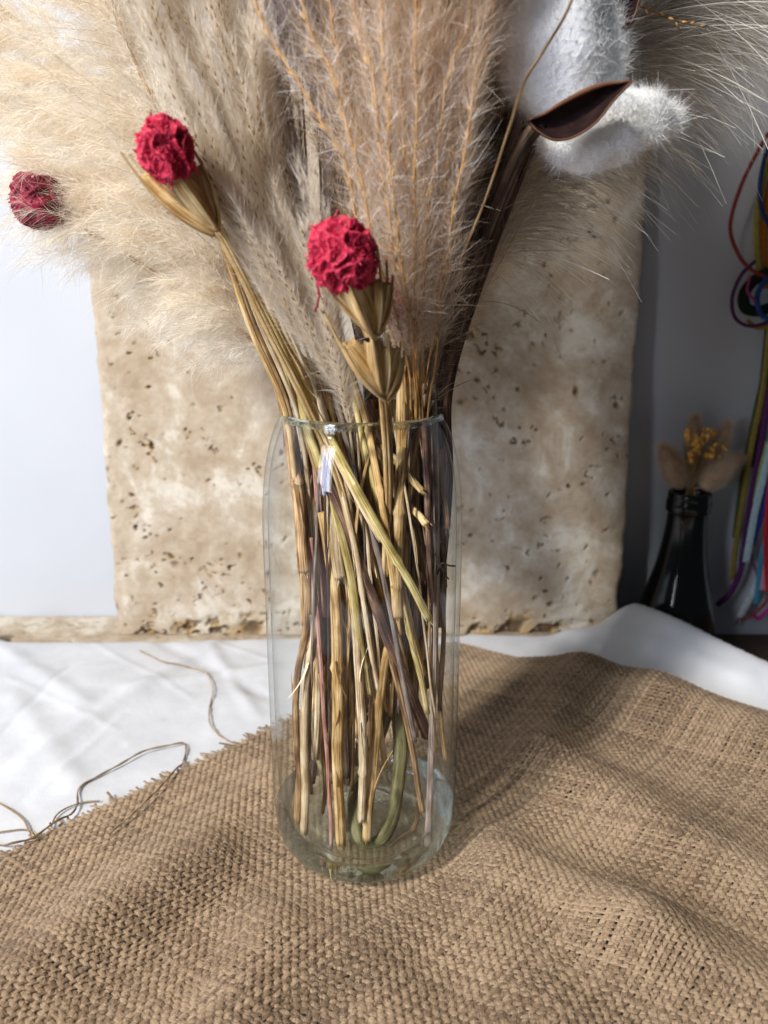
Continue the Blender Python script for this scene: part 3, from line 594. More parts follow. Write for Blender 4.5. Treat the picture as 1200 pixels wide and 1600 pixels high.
SLANT = ["lowest slanting brown stem under the left star pod", "thin pale slanting stem next to the lowest one on the left", "outermost left slanting golden stem resting on the rim", "pinkish slanting stem in the middle of the left bundle", "golden slanting stem right beside the pinkish one",
         "broad pale slanting stem on the upper side of the left bundle", "dark purple thin stem between the pale slanting ones", "broad brown slanting stem at the back of the left bundle", "short mauve slanting stem nearest the silky spikes"]
for k in range(16):  # stems slanting from the upper left to the lower right
    x0 = rf.uniform(470, 575); d0 = rf.uniform(-.036, -.012); y1 = rf.uniform(980, 1230); x1 = x0 + rf.uniform(70, 125) * (y1 - 640) / 480
    stem("dried_straw", [(x0 - 28, 560, d0 * .5), (x0, 650, d0 * .7), (x0 * .45 + x1 * .55 + rf.normal(0, 4), (640 + y1) / 2, d0), (min(x1, 682), y1, d0 * .8)], rf.uniform(7, 13), ['straw', 'pale', 'brown', 'straw', 'olive', 'brown', 'pale', 'mauve'][k % 8],
         HUE[['straw', 'pale', 'brown', 'straw', 'olive', 'brown', 'pale', 'mauve'][k % 8]] + " stem slanting from upper left to lower right inside the vase", "stem", "slanting stems crossing the vase", nodes=(rf.uniform(.4, .8),), n=40)
for k in range(22):  # thin stalks threaded through the bunch
    x0 = rf.uniform(480, 680); x1 = np.clip(x0 + rf.normal(0, 45), 480, 680); d0 = rf.uniform(-.034, -.012); y1 = rf.uniform(980, 1250)
    stem("thin_straw", [(x0, 640, d0 * .6), ((x0 + x1) / 2 + rf.normal(0, 6), 820, d0), (x1, y1, d0 * .8)], rf.uniform(4, 7), ['straw', 'brown', 'pale', 'mauve', 'straw', 'dark'][k % 6],
         "thin " + HUE[['straw', 'brown', 'pale', 'mauve', 'straw', 'dark'][k % 6]] + " stalk threaded among the thicker stems in the vase", "stem", "thin stalks threaded through the bunch", n=36)
# the slanting straws above the mouth, on the left
for k, (xa, ya, xb, w, mt_, Y) in enumerate([(352, 372, 452, 9, 'brown', -.012), (362, 366, 462, 8, 'pale', -.018), (348, 380, 444, 10, 'straw', -.02), (372, 372, 478, 12, 'pink', -.016), (385, 385, 492, 10, 'straw', -.022),
                                   (395, 400, 505, 13, 'pale', -.02), (405, 440, 515, 9, 'purple', -.012), (380, 410, 470, 14, 'brown', -.006), (430, 480, 522, 12, 'mauve', -.010)]):
    stem("dried_straw", [(xa, ya, Y), ((xa + xb) / 2 - 6, (ya + 640) / 2, Y), (xb, 640, Y), (xb + 22, 800, Y), (xb + 30, 1000 - 12 * k, Y * .8)], w, mt_,
         SLANT[k], "stem", "slanting stems above the left rim", n=50, ragged=False)
DARK = ["outermost dark stalk on the right side of the bouquet, under the cotton", "broad dark leaf stalk just inside the outermost one below the cotton", "third dark stalk from the bouquet's right edge", "broad dark leaf stalk leaning behind the rightmost orange grass",
        "narrow dark stalk crossing low behind the orange grass", "broad dark stalk partly covered by the tan plume's right side", "thin dark stalk running along the outermost one under the cotton", "widest dark leaf stalk, its top hidden behind the cotton", "dark stalk deep inside, right above the golden upright stem",
        "broad mauve stalk added to darken the shadow gap above the middle flower", "narrow dark stalk at left added to darken the shadow gap above the middle flower", "wide leftmost stalk added to darken the shadow gap, behind the grey spikes", "dusky stalk added to darken the right side of the shadow gap above the middle flower"]
# dark leafy stems leaning right; the last ones stand in for gap shade
for k, (xa, ya, xm, xb, w, Y) in enumerate([(845, 190, 770, 704, 15, .0), (825, 195, 752, 694, 18, .004), (805, 205, 735, 688, 13, -.006), (790, 170, 722, 680, 20, .006), (775, 240, 712, 672, 12, -.004), (760, 150, 704, 664, 18, .012), (838, 200, 762, 700, 9, -.008),
                                   (815, 140, 742, 690, 22, .014), (740, 220, 690, 655, 16, .016), (530, 220, 560, 600, 22, .02), (520, 180, 545, 590, 12, .016), (500, 150, 530, 575, 18, .026), (545, 300, 560, 590, 18, .012)]):
    stem("dark_leaf_stalk" if k % 2 else "dried_straw", [(xa + (xa - xm) * .5, ya - 100, Y), (xa, ya, Y), (xm, (ya + 620) / 2 - 20, Y), (xb, 600, Y), (xb - 4, 760, Y * .6), (xb - 20, 980, Y * .5)], w, 'dark' if k % 3 else 'purple',
         DARK[k], "stem", "dark stalks in the back of the bouquet", flat=.4, n=50, ragged=False)
o = stem("curly_twig", [(655, 640, -.015), (690, 500, -.030), (722, 400, -.040), (758, 310, -.046), (795, 200, -.050), (818, 130, -.050), (850, 80, -.052), (880, 30, -.052), (900, -20, -.052)], 4.2, 'brown', "thin reddish brown twig curving in front of the cotton", "twig", flat=1, n=90, ragged=False)

# olive vine, wrapped with paper, bent into loops on the vase floor
def vine(spec, w, lab):
    p = spline(path(spec), 120); s = np.linspace(0, 1, 120); rad = px2m(w, -.02, 1200) / 2 * (1 + .18 * (vnoise(s * 14, s * 0, 4) - .5))
    o = tube_obj("wrapped_vine", p, rad, M['vine'], None, sides=14, groove=.10, ngroove=3, twist=22, flat=.9); tag(o, lab, "vine", "olive wrapped vines in the vase")
vine([(636, 1010, .004), (626, 1060, -.002), (620, 1110, -.012), (626, 1170, -.018), (622, 1230, -.022), (612, 1285, -.024), (590, 1318, -.025), (568, 1318, -.025), (556, 1284, -.022), (556, 1235, -.015), (574, 1190, -.006), (592, 1150, .0), (606, 1105, .004)], 20, "thick olive wrapped vine looped on the vase floor right of middle")
vine([(545, 985, .012), (546, 1050, .008), (548, 1120, .002), (540, 1180, -.004), (524, 1216, -.006), (506, 1200, .0), (496, 1150, .008), (498, 1090, .014), (508, 1020, .02)], 17, "thinner dark olive vine looped behind the golden stem")
for spec, lab in [([(640, 1010, .012), (600, 1080, .014), (575, 1120, .012), (555, 1180, .008), (548, 1210, .006)], "dark wiry twig curving behind the stems low in the vase"), ([(575, 960, .02), (600, 1010, .02), (590, 1080, .022), (560, 1130, .02)], "dark wiry twig hooked behind the middle of the vase")]:
    stem("wiry_twig", spec, 6, 'dark', lab, "twig", flat=1, ragged=False)
for i, (spec, w) in enumerate([([(682, 905, -.020), (690, 880, -.024), (702, 884, -.026), (712, 884, -.026)], 3), ([(672, 850, -.030), (686, 880, -.030), (700, 905, -.030)], 2.5), ([(668, 822, -.03), (676, 812, -.032), (690, 850, -.03)], 1.6)]):
    stem("stem_splinter", spec, w, 'dark', ["short dark splinter sticking out sideways near the right glass", "thin splinter slanting down beside the right glass", "hair-thin fibre at the broken stem end"][i], "splinter", flat=1, ragged=False, n=20)

# ------------------------------------------------------------------ plumes
def plume(name, label, cat, group, stem_spec, axis_spec, nb, blen, bang, nh, hlen, hspread, hairm, stemm='straw', sw_=8, bw=.0003, seeds=False, seedm='seed', seedn=14, seedl=.0032, seedw=.0005,
          droop=.25, hw=.00012, seed=0, bias=(0, 0, 0), t0=0.0, taper=None, hcurl=.3, extra=None, hn=4, bmat=None, jitter=.004):
    r = np.random.default_rng(seed); root = thing(name, label, cat, group)
    ax = spline(path(axis_spec), 120); allp = spline(path(stem_spec + axis_spec), 160)
    n = len(allp); W_ = px2m(sw_, axis_spec[0][2], 500); rad = np.linspace(W_ / 2, W_ / 6, n)
    tube_obj("stem", allp, rad, M[stemm], root, sides=8)
    ta = nz(np.gradient(ax, axis=0)); L = np.linalg.norm(np.diff(ax, axis=0), axis=1).sum()
    # branches
    t = np.sort(r.random(nb) ** .9) * (1 - t0) + t0; k = np.clip((t * 119).astype(int), 0, 118)
    c = ax[k]; T = ta[k]; rad_ = nz(np.cross(T, r.normal(size=(nb, 3))))
    prof = taper(t) if taper else (np.sin(np.pi * np.clip(t * .85 + .12, 0, 1)) ** .7)
    bl = blen * prof * r.uniform(.6, 1.15, nb); ang = bang * r.uniform(.5, 1.3, nb)
    d = nz(T * np.cos(ang)[:, None] + rad_ * np.sin(ang)[:, None] + np.asarray(bias))
    m = 14; s = np.linspace(0, 1, m)[None, :, None]
    bp = c[:, None] + d[:, None] * bl[:, None, None] * s + np.array((0, 0, -droop)) * bl[:, None, None] * s ** 2 + (T * .25)[:, None] * bl[:, None, None] * s ** 2
    wob = r.normal(size=(nb, 1, 3)) * (.02 if seeds else .05) * bl[:, None, None] * np.sin(s * 5); bp = bp + wob
    bt = nz(np.gradient(bp, axis=1))
    # branch ribbons as crossed strips
    side = nz(np.cross(bt, r.normal(size=(nb, 1, 3)))); w = bw * (1.1 - s)
    Vb = []
    for sd in (side, np.cross(bt, side)):
        Vb.append(np.stack([bp - sd * w / 2, bp + sd * w / 2], 2).reshape(-1, 3))
    b0 = (np.arange(nb) * m * 2)[:, None] + (np.arange(m - 1) * 2)[None]; Fb = np.stack([b0, b0 + 1, b0 + 3, b0 + 2], -1).reshape(-1, 4)
    mk("branchlet", np.vstack(Vb), np.vstack([Fb, Fb + nb * m * 2]), M[bmat or ('orange' if seedm == 'orange' else 'rachis')], root)
    # hairs in tufts
    nn = nb * nh; bi = r.integers(0, nb, nn)
    if seeds: tq = (r.integers(0, seedn, nn) + .3 + .2 * r.random(nn)) / seedn
    else:
        tq = (np.floor(r.random(nn) * 16) + .35 * r.random(nn)) / 16
    f = tq * (m - 1.001); k0 = f.astype(int); fr = (f - k0)[:, None]; hp = bp[bi, k0] * (1 - fr) + bp[bi, k0 + 1] * fr; ht = bt[bi, k0]
    hp = hp + jitter * .25 * r.normal(size=(nn, 3)) * (0 if seeds else 1)
    hd = nz(ht + hspread * r.normal(size=(nn, 3)) * .6 + .15 * np.asarray(bias))
    V, F, q, tt = ribbons(hp, hd, hlen * r.uniform(.5, 1.3, nn), hw * r.uniform(.7, 1.4, nn), hn, .12, hcurl, r=r)
    mk("fluff", V, F, M[hairm], root, True, None, {"rnd": np.clip(q * .7 + .3 * np.repeat(r.random(nb)[bi], hn * 2), 0, 1), "t": tt})
    if seeds:
        bi = np.repeat(np.arange(nb), seedn); tq = np.tile((np.arange(seedn) + .3) / seedn, nb); f = tq * (m - 1.001); k0 = f.astype(int); fr = (f - k0)[:, None]
        sp = bp[bi, k0] * (1 - fr) + bp[bi, k0 + 1] * fr; tt_ = bt[bi, k0]; sgn = np.tile(np.where(np.arange(seedn) % 2, 1, -1), nb)[:, None]
        sdv = side[bi, k0] * sgn; keep = (rad_[bi, 1] < -.5) & (vnoise(tq * 6 + bi * 7.7, tq * 0 + 3.3) > .38)
        V, F = spindles((sp + sdv * seedw * .8)[keep], (tt_ + .35 * sdv + .1 * r.normal(size=tt_.shape))[keep], seedl * r.uniform(.7, 1.2, keep.sum()), seedw, r)
        V = V + np.array((0, -.0030, 0)); mk("seeds", V, F, M[seedm], root)
    base_at(root, allp[0])
    return root
GP = "cream pampas plumes on the left"
# cream pampas, left
pp = [ ("large cream pampas plume spreading to the upper left corner", [(470, 640, .01)], [(430, 560, .02), (340, 400, .035), (210, 220, .045), (60, 60, .05), (-90, -60, .05)], .062, 1, 130),
       ("cream pampas plume behind the left rose-red flower", [(475, 650, .0)], [(435, 570, .015), (360, 430, .02), (280, 250, .02), (200, 70, .02), (150, -60, .02), (-.135, .01, .47, 0), (-.17, .0, .56, 0)], .066, 2, 190),
       ("low cream pampas plume drooping beside the left flower", [(465, 640, .0)], [(432, 572, .01), (360, 470, .02), (270, 380, .03), (150, 310, .03), (60, 250, .03)], .048, 3, 110),
       ("thin cream pampas plume hanging nearest the vase's left shoulder", [(470, 650, .02)], [(434, 590, .03), (400, 540, .04), (340, 470, .05), (270, 410, .055)], .042, 4, 60),
       ("cream pampas plume rising behind the beige silky spikes", [(480, 640, .02)], [(450, 540, .035), (400, 380, .05), (330, 180, .06), (285, -20, .05), (-.09, .03, .49, 0), (-.12, .02, .62, 0)], .068, 5, 190),
       ("cream pampas plume at the far left edge above the maroon flower", [(470, 640, .02)], [(380, 480, .05), (230, 330, .07), (70, 180, .08), (-90, 90, .08)], .060, 6, 130),
       ("cream pampas plume filling the top edge left of the silky spikes", [(480, 640, .02)], [(420, 480, .04), (300, 250, .06), (200, 60, .06), (150, -60, .05), (-.13, .02, .50, 0), (-.18, .02, .60, 0)], .068, 7, 200)]
for lab, st, axs, bl, sd, nb in pp:
    plume("pampas_plume", lab, "pampas grass", GP, [(540, 1000, .005)] + st, axs, nb, bl, .75, 230, .0125, .85, 'cream_hair', 'straw', 7, .00025, droop=.42, seed=sd, bias=(-.25, 0, -.10), hw=.00017, bmat='pale', t0=.06)
# beige silky spikes with rows of seeds
GS = "beige silky grass spikes above the left rim"
sp_ = [("beige silky spike whose foot sinks into the vase mouth", [(560, 800, -.02)], [(545, 662, -.03), (525, 600, -.034), (480, 530, -.038), (430, 440, -.040), (385, 340, -.040)], 11),
       ("beige silky spike passing right of the left flower", [(500, 640, -.02)], [(470, 560, -.034), (415, 440, -.036), (365, 310, -.036), (300, 170, -.034), (235, 20, -.03)], 12),
       ("beige silky spike running up past the left flower to the frame top", [(505, 640, -.02)], [(450, 470, -.022), (400, 320, -.024), (335, 150, -.022), (270, -40, -.02)], 13),
       ("beige silky spike standing left of the grey ones", [(510, 640, -.01)], [(465, 470, -.012), (425, 320, -.014), (380, 150, -.014), (345, -40, -.012)], 14),
       ("beige silky spike curving just beside the middle flower", [(540, 650, -.02)], [(500, 560, -.020), (455, 440, -.022), (430, 320, -.022), (412, 200, -.02)], 15),
       ("short beige silky spike with pale rows of seeds below the middle flower", [(560, 700, -.03)], [(550, 668, -.034), (540, 620, -.036), (515, 560, -.036), (490, 500, -.034)], 16),
       ("beige silky spike rising to the frame top near the middle", [(530, 640, -.0)], [(485, 430, -.002), (440, 260, -.002), (405, 100, -.002), (380, -60, .0)], 17)]
for lab, st, axs, sd in sp_:
    plume("silky_grass_spike", lab, "grass spike", GS, [(575, 1000, -.005)] + st, axs, 20, .075, .14, 720, .0115, .50, 'spike_hair', 'pale', 7, .0003, seeds=True, seedn=24, seedl=.0036, seedw=.00042, droop=.02, seed=sd, hw=.00013, hcurl=.2,
          taper=lambda t: 1.0 - .45 * t)
# grey mauve silky spikes
for lab, st, axs, sd in [("grey mauve silky spike beside the dark gap above the flower", [(560, 650, .01)], [(520, 500, .0), (487, 380, -.004), (478, 240, -.006), (470, 100, -.006), (462, -60, -.004)], 21),
                         ("grey mauve silky spike reaching the frame top left of the orange grass", [(560, 650, .01)], [(510, 420, .006), (500, 250, .004), (490, 80, .004), (470, -80, .004)], 22),
                         ("narrow grey silky spike in shade behind the beige spikes", [(550, 640, .01)], [(490, 400, .016), (450, 230, .016), (440, 60, .016), (430, -90, .016)], 23)]:
    plume("grey_grass_spike", lab, "grass spike", "grey mauve grass spikes", [(575, 1000, .0)] + st, axs, 14, .085, .18, 650, .012, .42, 'grey_hair', 'purple', 7, .0003, seeds=True, seedn=18, seedl=.003, seedw=.0004, droop=.02, seed=sd, hw=.00013, hcurl=.2, taper=lambda t: 1.0 - .4 * t)
# soft tan fluff behind the orange grass; tall plumes added to shade wall and cotton
for lab, axs, sd, hm, top in [
        ("soft tan plume behind the orange grass, left of its middle", [(655, 600, .0), (620, 400, .010), (580, 200, .014), (560, 0, .014)], 31, 'tan_hair', [(-.035, -.01, .50, 0), (-.05, -.02, .62, 0)]),
        ("soft tan plume behind the orange grass in its middle", [(660, 600, .0), (650, 400, .012), (640, 200, .016), (640, 0, .016)], 32, 'tan_hair', [(.012, .0, .52, 0), (.010, -.02, .66, 0)]),
        ("soft tan plume behind the orange grass, towards the cotton", [(670, 600, .0), (700, 400, .008), (720, 200, .012), (735, 0, .012)], 33, 'tan_hair', [(.05, .0, .50, 0), (.07, -.01, .64, 0)]),
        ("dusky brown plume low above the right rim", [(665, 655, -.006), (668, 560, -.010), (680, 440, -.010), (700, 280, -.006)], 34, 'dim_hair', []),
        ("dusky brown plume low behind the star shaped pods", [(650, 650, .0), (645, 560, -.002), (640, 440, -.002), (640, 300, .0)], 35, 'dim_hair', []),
        ("added shade-casting tan plume rising out of the picture behind the grey spikes", [(620, 600, .02), (580, 300, .03), (540, 50, .03)], 36, 'tan_hair', [(-.03, .03, .52, 0), (-.06, .03, .72, 0)]),
        ("added shade-casting tan plume rising out of the picture behind the orange grass", [(640, 600, .03), (640, 300, .04), (650, 50, .04)], 37, 'tan_hair', [(.01, .05, .52, 0), (.0, .06, .74, 0)]),
        ("added shade-casting tan plume leaning forward out of the picture over the orange grass", [(640, 600, .0), (650, 350, -.020), (660, 120, -.030), (665, 20, -.036)], 39, 'tan_hair', [(.015, -.06, .50, 0), (.0, -.075, .62, 0)]),
        ("added shade-casting tan plume rising out of the picture behind the cotton", [(660, 600, .03), (710, 350, .03), (780, 120, .03)], 38, 'tan_hair', [(.08, .03, .50, 0), (.10, .02, .68, 0)])]:
    k_ = len(top)
    plume("tan_plume", lab, "plume", "soft tan plumes in the middle", [(640, 1000, .0), (655, 700, .0)], axs + top, 40 + 50 * k_, .075 if not k_ else .095, .26 if not k_ else .38, 420, .013 if not k_ else .016, .55, hm, 'brown', 8, .00025, droop=.0, seed=sd, hw=.00014 if not k_ else .00020, hcurl=.3, taper=lambda t: 1.05 - .5 * t)
# orange branching grass, front
def raceme_grass(lab, spec, sd, L0=.0, w=4.2, hairs=1500, st_m='orange'):
    r = np.random.default_rng(sd); root = thing("orange_grass", lab, "grass stalk", "orange feathery grass stalks in the middle")
    p = spline(path(spec), 140); s = np.linspace(0, 1, 140); p[:, 0] += .0004 * np.sin(s * 40 + sd); T = nz(np.gradient(p, axis=0))
    tube_obj("stem", p, np.linspace(.0006, .00035, 140), M['orange'], root, sides=6)
    Ltot = np.linalg.norm(np.diff(p, axis=0), axis=1).sum(); n = int(Ltot / .0046); k = np.linspace(20, 138, n).astype(int)
    sg = np.where(np.arange(n) % 2, 1., -1.)[:, None]; sv = nz(np.cross(T[k], (0, -1., 0)) * sg + .5 * r.normal(size=(n, 3)))
    V, F = spindles(p[k], T[k] + .33 * sv, r.uniform(.0045, .0075, n), .00052, r); V2, F2 = spindles(p[k] + .0015 * T[k], T[k] + .22 * sv + .1 * r.normal(size=(n, 3)), r.uniform(.002, .004, n), .00035, r)
    mk("spikelets", np.vstack([V, V2]), np.vstack([F, F2 + len(V)]), M['orange'], root)
    kk = np.repeat(k, 13); svv = np.repeat(sv, 13, 0); m = len(kk)
    V, F, q, t = ribbons(p[kk] + T[kk] * .001, T[kk] * .9 + svv * r.uniform(.1, 1.1, (m, 1)) + .35 * r.normal(size=(m, 3)), r.uniform(.005, .016, m), .00016, 5, .05, .6, r=r)
    mk("hairs", V, F, M['white_hair'], root, True, None, {"rnd": q, "t": t}); 
    kk = np.repeat(k, 26); svv = np.repeat(sv, 26, 0); m = len(kk)
    V, F, q, t = ribbons(p[kk] + .002 * r.normal(size=(m, 3)), T[kk] * .9 + .55 * r.normal(size=(m, 3)), r.uniform(.006, .018, m), .00012, 4, .0, .4, r=r)
    mk("fluff", V, F, M['tan_hair'], root, True, None, {"rnd": q, "t": t}); base_at(root, p[0])
og = [([(640, 660, -.02), (625, 560, -.034), (570, 400, -.050), (540, 260, -.054), (480, 150, -.054), (395, -20, -.05)], "leftmost orange grass stalk, bending far left at the frame top"),
      ([(645, 660, -.02), (632, 540, -.036), (590, 400, -.052), (552, 230, -.056), (520, 120, -.056), (470, -20, -.054)], "orange grass stalk bending left beside the dark gap"),
      ([(650, 660, -.02), (640, 520, -.036), (612, 370, -.052), (592, 200, -.058), (575, 90, -.058), (552, -20, -.056)], "orange grass stalk with curved foot left of the middle one"),
      ([(650, 660, -.02), (645, 520, -.040), (620, 360, -.056), (605, 180, -.060), (600, 80, -.060), (595, -20, -.06)], "straight orange grass stalk in the middle of the bouquet"),
      ([(655, 660, -.02), (650, 520, -.036), (648, 360, -.050), (650, 180, -.056), (650, 80, -.056), (648, -20, -.056)], "orange grass stalk just right of the middle one"),
      ([(660, 660, -.02), (660, 540, -.030), (668, 360, -.046), (690, 180, -.050), (710, 90, -.050), (738, -20, -.05)], "orange grass stalk bending gently towards the cotton"),
      ([(668, 660, -.02), (685, 520, -.030), (705, 360, -.044), (728, 220, -.048), (745, 120, -.048), (775, -20, -.046)], "rightmost long orange grass stalk next to the cotton"),
      ([(655, 660, -.01), (650, 560, -.020), (625, 400, -.034), (560, 200, -.038), (530, 100, -.038), (515, -20, -.038)], "fainter orange grass stalk behind, left side"),
      ([(660, 660, -.01), (662, 520, -.020), (660, 340, -.034), (672, 160, -.038), (680, 60, -.038), (685, -20, -.038)], "fainter orange grass stalk behind, right of the middle"),
      ([(652, 660, -.01), (655, 520, -.016), (640, 340, -.030), (628, 160, -.036), (625, 60, -.036), (622, -20, -.036)], "fainter orange grass stalk behind, at the middle"),
      ([(665, 660, -.01), (672, 560, -.020), (690, 420, -.036), (700, 260, -.04), (735, 90, -.04), (760, -20, -.04)], "fainter orange grass stalk behind, nearest the cotton")]
for i, (spec, lab) in enumerate(og):
    e_ = P(*spec[-1]); spec = spec + [(e_[0] * 1.15 - .004, e_[1] - .012, e_[2] + .09, 0)]
    raceme_grass(lab, spec, 60 + i)

# ------------------------------------------------------------------ rose-red flower heads on star pods
mt, nt, bs, out = newmat("rose_red_petal"); ac = N(nt, 'ShaderNodeAttribute', attribute_name="ridge"); tc = N(nt, 'ShaderNodeTexCoord')
n1 = N(nt, 'ShaderNodeTexNoise', Scale=700.0, Detail=5.0); nt.links.new(tc.outputs['Object'], n1.inputs['Vector'])
ms = N(nt, 'ShaderNodeMath', operation='MULTIPLY_ADD'); nt.links.new(n1.outputs[0], ms.inputs[0]); ms.inputs[1].default_value = .7; nt.links.new(ac.outputs['Fac'], ms.inputs[2])
nt.links.new(ramp(nt, [(.22, (.10, .002, .012)), (.60, (.40, .008, .038)), (1.0, (.66, .055, .105))], ms.outputs[0]), bs.inputs['Base Color'])  # pale pink ridges; shade of the creases painted into the dark end
bs.inputs['Roughness'].default_value = .6; bs.inputs['Specular IOR Level'].default_value = .25; bump(nt, n1.outputs[0], bs, .6, .0006); M['rose'] = mt
M['rose_hair'] = hairmat("rose_fringe", (.34, .008, .035), (.60, .045, .10), .3)
mt = M['rose'].copy(); mt.name = "maroon_petal"; M['maroon'] = mt
for n_ in mt.node_tree.nodes:
    if n_.type == 'VALTORGB':
        for e, c in zip(n_.color_ramp.elements, [(.05, .003, .01), (.18, .008, .025), (.34, .03, .06)]): e.color = (*c, 1)
import bmesh
def ico(sub):
    bm = bmesh.new(); bmesh.ops.create_icosphere(bm, subdivisions=sub, radius=1.0)
    V = np.array([v.co[:] for v in bm.verts]); F = np.array([[v.index for v in f.verts] for f in bm.faces]); bm.free(); return V, F
IV, IF = ico(6); IV4, IF4 = ico(4)
def rose_head(parent, c, rad, squash, ncell, seed, mat, axis=(0, 0, 1), ridge=.05, name="flower_head", cup=.22):
    r = np.random.default_rng(seed); pts = nz(r.normal(size=(ncell * 2, 3)))
    for _ in range(3):                       # spread the cells evenly
        d = pts[:, None] - pts[None]; dd = (d ** 2).sum(-1) + 1e-6; pts = nz(pts + .012 * (d / dd[..., None] ** 1.5).sum(1) / len(pts) * 2)
    pts = pts[:ncell] if False else pts
    wv = IV + .17 * np.stack([np.sin(IV[:, 1] * 7 + seed), np.sin(IV[:, 2] * 6 + 2), np.sin(IV[:, 0] * 7 + 4)], 1)
    D = np.sqrt(((wv[:, None] - pts[None]) ** 2).sum(-1)); Ds = np.sort(D, 1); e = Ds[:, 1] - Ds[:, 0]
    k = D.argmin(1); sz = Ds[:, 0] / (Ds[:, 0] + Ds[:, 1]) * 2
    rid = np.exp(-(e / ridge) ** 2); fine = np.abs(np.sin(IV @ r.normal(size=3) * 17 + 5 * np.sin(IV @ r.normal(size=3) * 14))) * .5 + .5 * np.abs(np.sin(IV @ r.normal(size=3) * 31 + 4 * np.sin(IV @ r.normal(size=3) * 17)))
    p2 = nz(r.normal(size=(420, 3))); D2 = np.sort(np.sqrt(np.maximum(2 - 2 * nz(wv) @ p2.T, 0)), 1)[:, :2]; e2 = D2[:, 1] - D2[:, 0]; r2 = np.exp(-(e2 / .018) ** 2); fine = .5 * fine + .6 * r2 + .35 * np.abs(np.sin(IV @ r.normal(size=3) * 40 + 6 * np.sin(IV @ r.normal(size=3) * 22)))
    brk = sstep(.25, .75, .5 + .5 * np.sin(IV @ r.normal(size=3) * 6 + 3 * np.sin(IV @ r.normal(size=3) * 5))); rid = rid * (.35 + .65 * brk)
    h = 1 - cup * (1 - rid) * sz.clip(.0, 1) ** 0 * (1 - np.exp(-(e / .2))) * 1.0 + (.05 + .5 * cup * .5) * (fine - .4) * (1 - rid) + .05 * (r.random(len(pts))[k] - .5)
    lowf = 1 + .07 * np.sin(IV @ r.normal(size=3) * 2.6 + 1) + .05 * np.sin(IV @ r.normal(size=3) * 4.5)
    V = IV * (h * lowf)[:, None] * rad * np.array((1, 1, squash))
    q = Vector(axis).to_track_quat('Z', 'Y').to_matrix(); V = V @ np.array(q).T + np.asarray(c)
    o = mk(name, V, IF, mat, parent, True, None, {"ridge": np.clip(rid * .55 + .42 * fine - .12, 0, 1)})
    idx = r.integers(0, len(IV), 1500); idx = idx[rid[idx] > .1][:900]; nrm = nz(V[idx] - np.asarray(c))
    HV, HF, hq, ht = ribbons(V[idx], nrm + .7 * r.normal(size=nrm.shape), r.uniform(.0004, .0014, len(idx)), .00020, 3, r=r)
    idx2 = r.integers(0, len(IV), 380); nr2 = nz(V[idx2] - np.asarray(c))
    H2, HF2, hq2, ht2 = ribbons(V[idx2] - nr2 * .0004, nr2 * .45 + .8 * r.normal(size=nr2.shape), r.uniform(.0009, .0020, 380), r.uniform(.0005, .0012, 380), 4, 0, .9, tip=.5, r=r)
    mk("petal", H2, HF2, M['rose'] if mat is M['rose'] else mat, o, True, None, {"ridge": np.clip(hq2 * .5 + ht2 * .4, 0, 1)})["kind"] = "stuff"
    mk("fringe", HV, HF, M['rose_hair'], o, True, None, {"rnd": hq, "t": ht})
    return o
def carpel(parent, base, tip, cen, wd, seed, beak=.30, bow=.10):
    """a folded, boat-shaped pod segment with a pointed beak"""
    r = np.random.default_rng(seed); n = 30; s = np.linspace(0, 1, n); base = np.asarray(base); ax_ = tip - base; L = np.linalg.norm(ax_); d0 = ax_ / L
    o_ = (tip - cen) + np.array((0, -.006, 0)); out_ = nz(o_ - d0 * (o_ @ d0)); sd = np.cross(d0, out_)
    spine = base + d0 * (L * s)[:, None] + out_ * (L * bow * np.sin(np.pi * s ** .8))[:, None]
    w = wd * np.sin(np.pi * np.clip(s / (1 - beak) * .70 + .05, 0, 1)) ** .75; w = np.where(s < 1 - beak, w, 0) + .00035; dep = w * 1.7
    V = []; m = 11
    for j in range(m):
        u = j / (m - 1) * 2 - 1; V.append(spine + sd * (w * np.sign(u) * abs(u) ** .8)[:, None] - out_ * (dep * abs(u) ** 1.25)[:, None] + d0 * (.0012 * u * u * np.sin(s * np.pi))[:, None])
    V = np.stack(V, 1).reshape(-1, 3); i = np.arange(n - 1)[:, None] * m; q = i + np.arange(m - 1)[None]; F = np.stack([q, q + 1, q + m + 1, q + m], -1).reshape(-1, 4)
    U = np.stack([np.tile(np.linspace(0, 1, m), n), np.repeat(s * L, m)], 1)
    kt = tube(spine, np.linspace(.0010, .00038, n), 6, cap=False)
    e1 = tube(V.reshape(n, m, 3)[:, 0][s < 1 - beak], .00030, 5, cap=False); e2 = tube(V.reshape(n, m, 3)[:, -1][s < 1 - beak], .00030, 5, cap=False)
    V, F, U = join([(V, F, U), kt, e1, e2])
    return mk("husk", V, F, M['husk'], parent, True, U)
def star_pod(name, lab, basepx, Y, cen, tips, wd, seed, stem_spec, head=None, group=None, cat="flower"):
    root = thing(name, lab, cat, group); b = P(*basepx, Y); c = P(*cen); r = np.random.default_rng(seed)
    for k, (tx, ty, tY, bk) in enumerate(tips):
        carpel(root, b + .0008 * r.normal(size=3), P(tx, ty, tY), c, wd * r.uniform(.85, 1.1), seed * 10 + k, bk, r.uniform(.08, .14))
    for q in range(2):
        p = spline(path([(basepx[0] + q * 5 - 2, basepx[1], Y)] + [(a_ + q * 5, b_, c_) for a_, b_, c_ in stem_spec]), 60)
        tube_obj("stem", p, .0013 - .0003 * q, M['straw'], root, sides=8, groove=.1)
    if head: rose_head(root, *head)
    base_at(root, p[-1]); return root
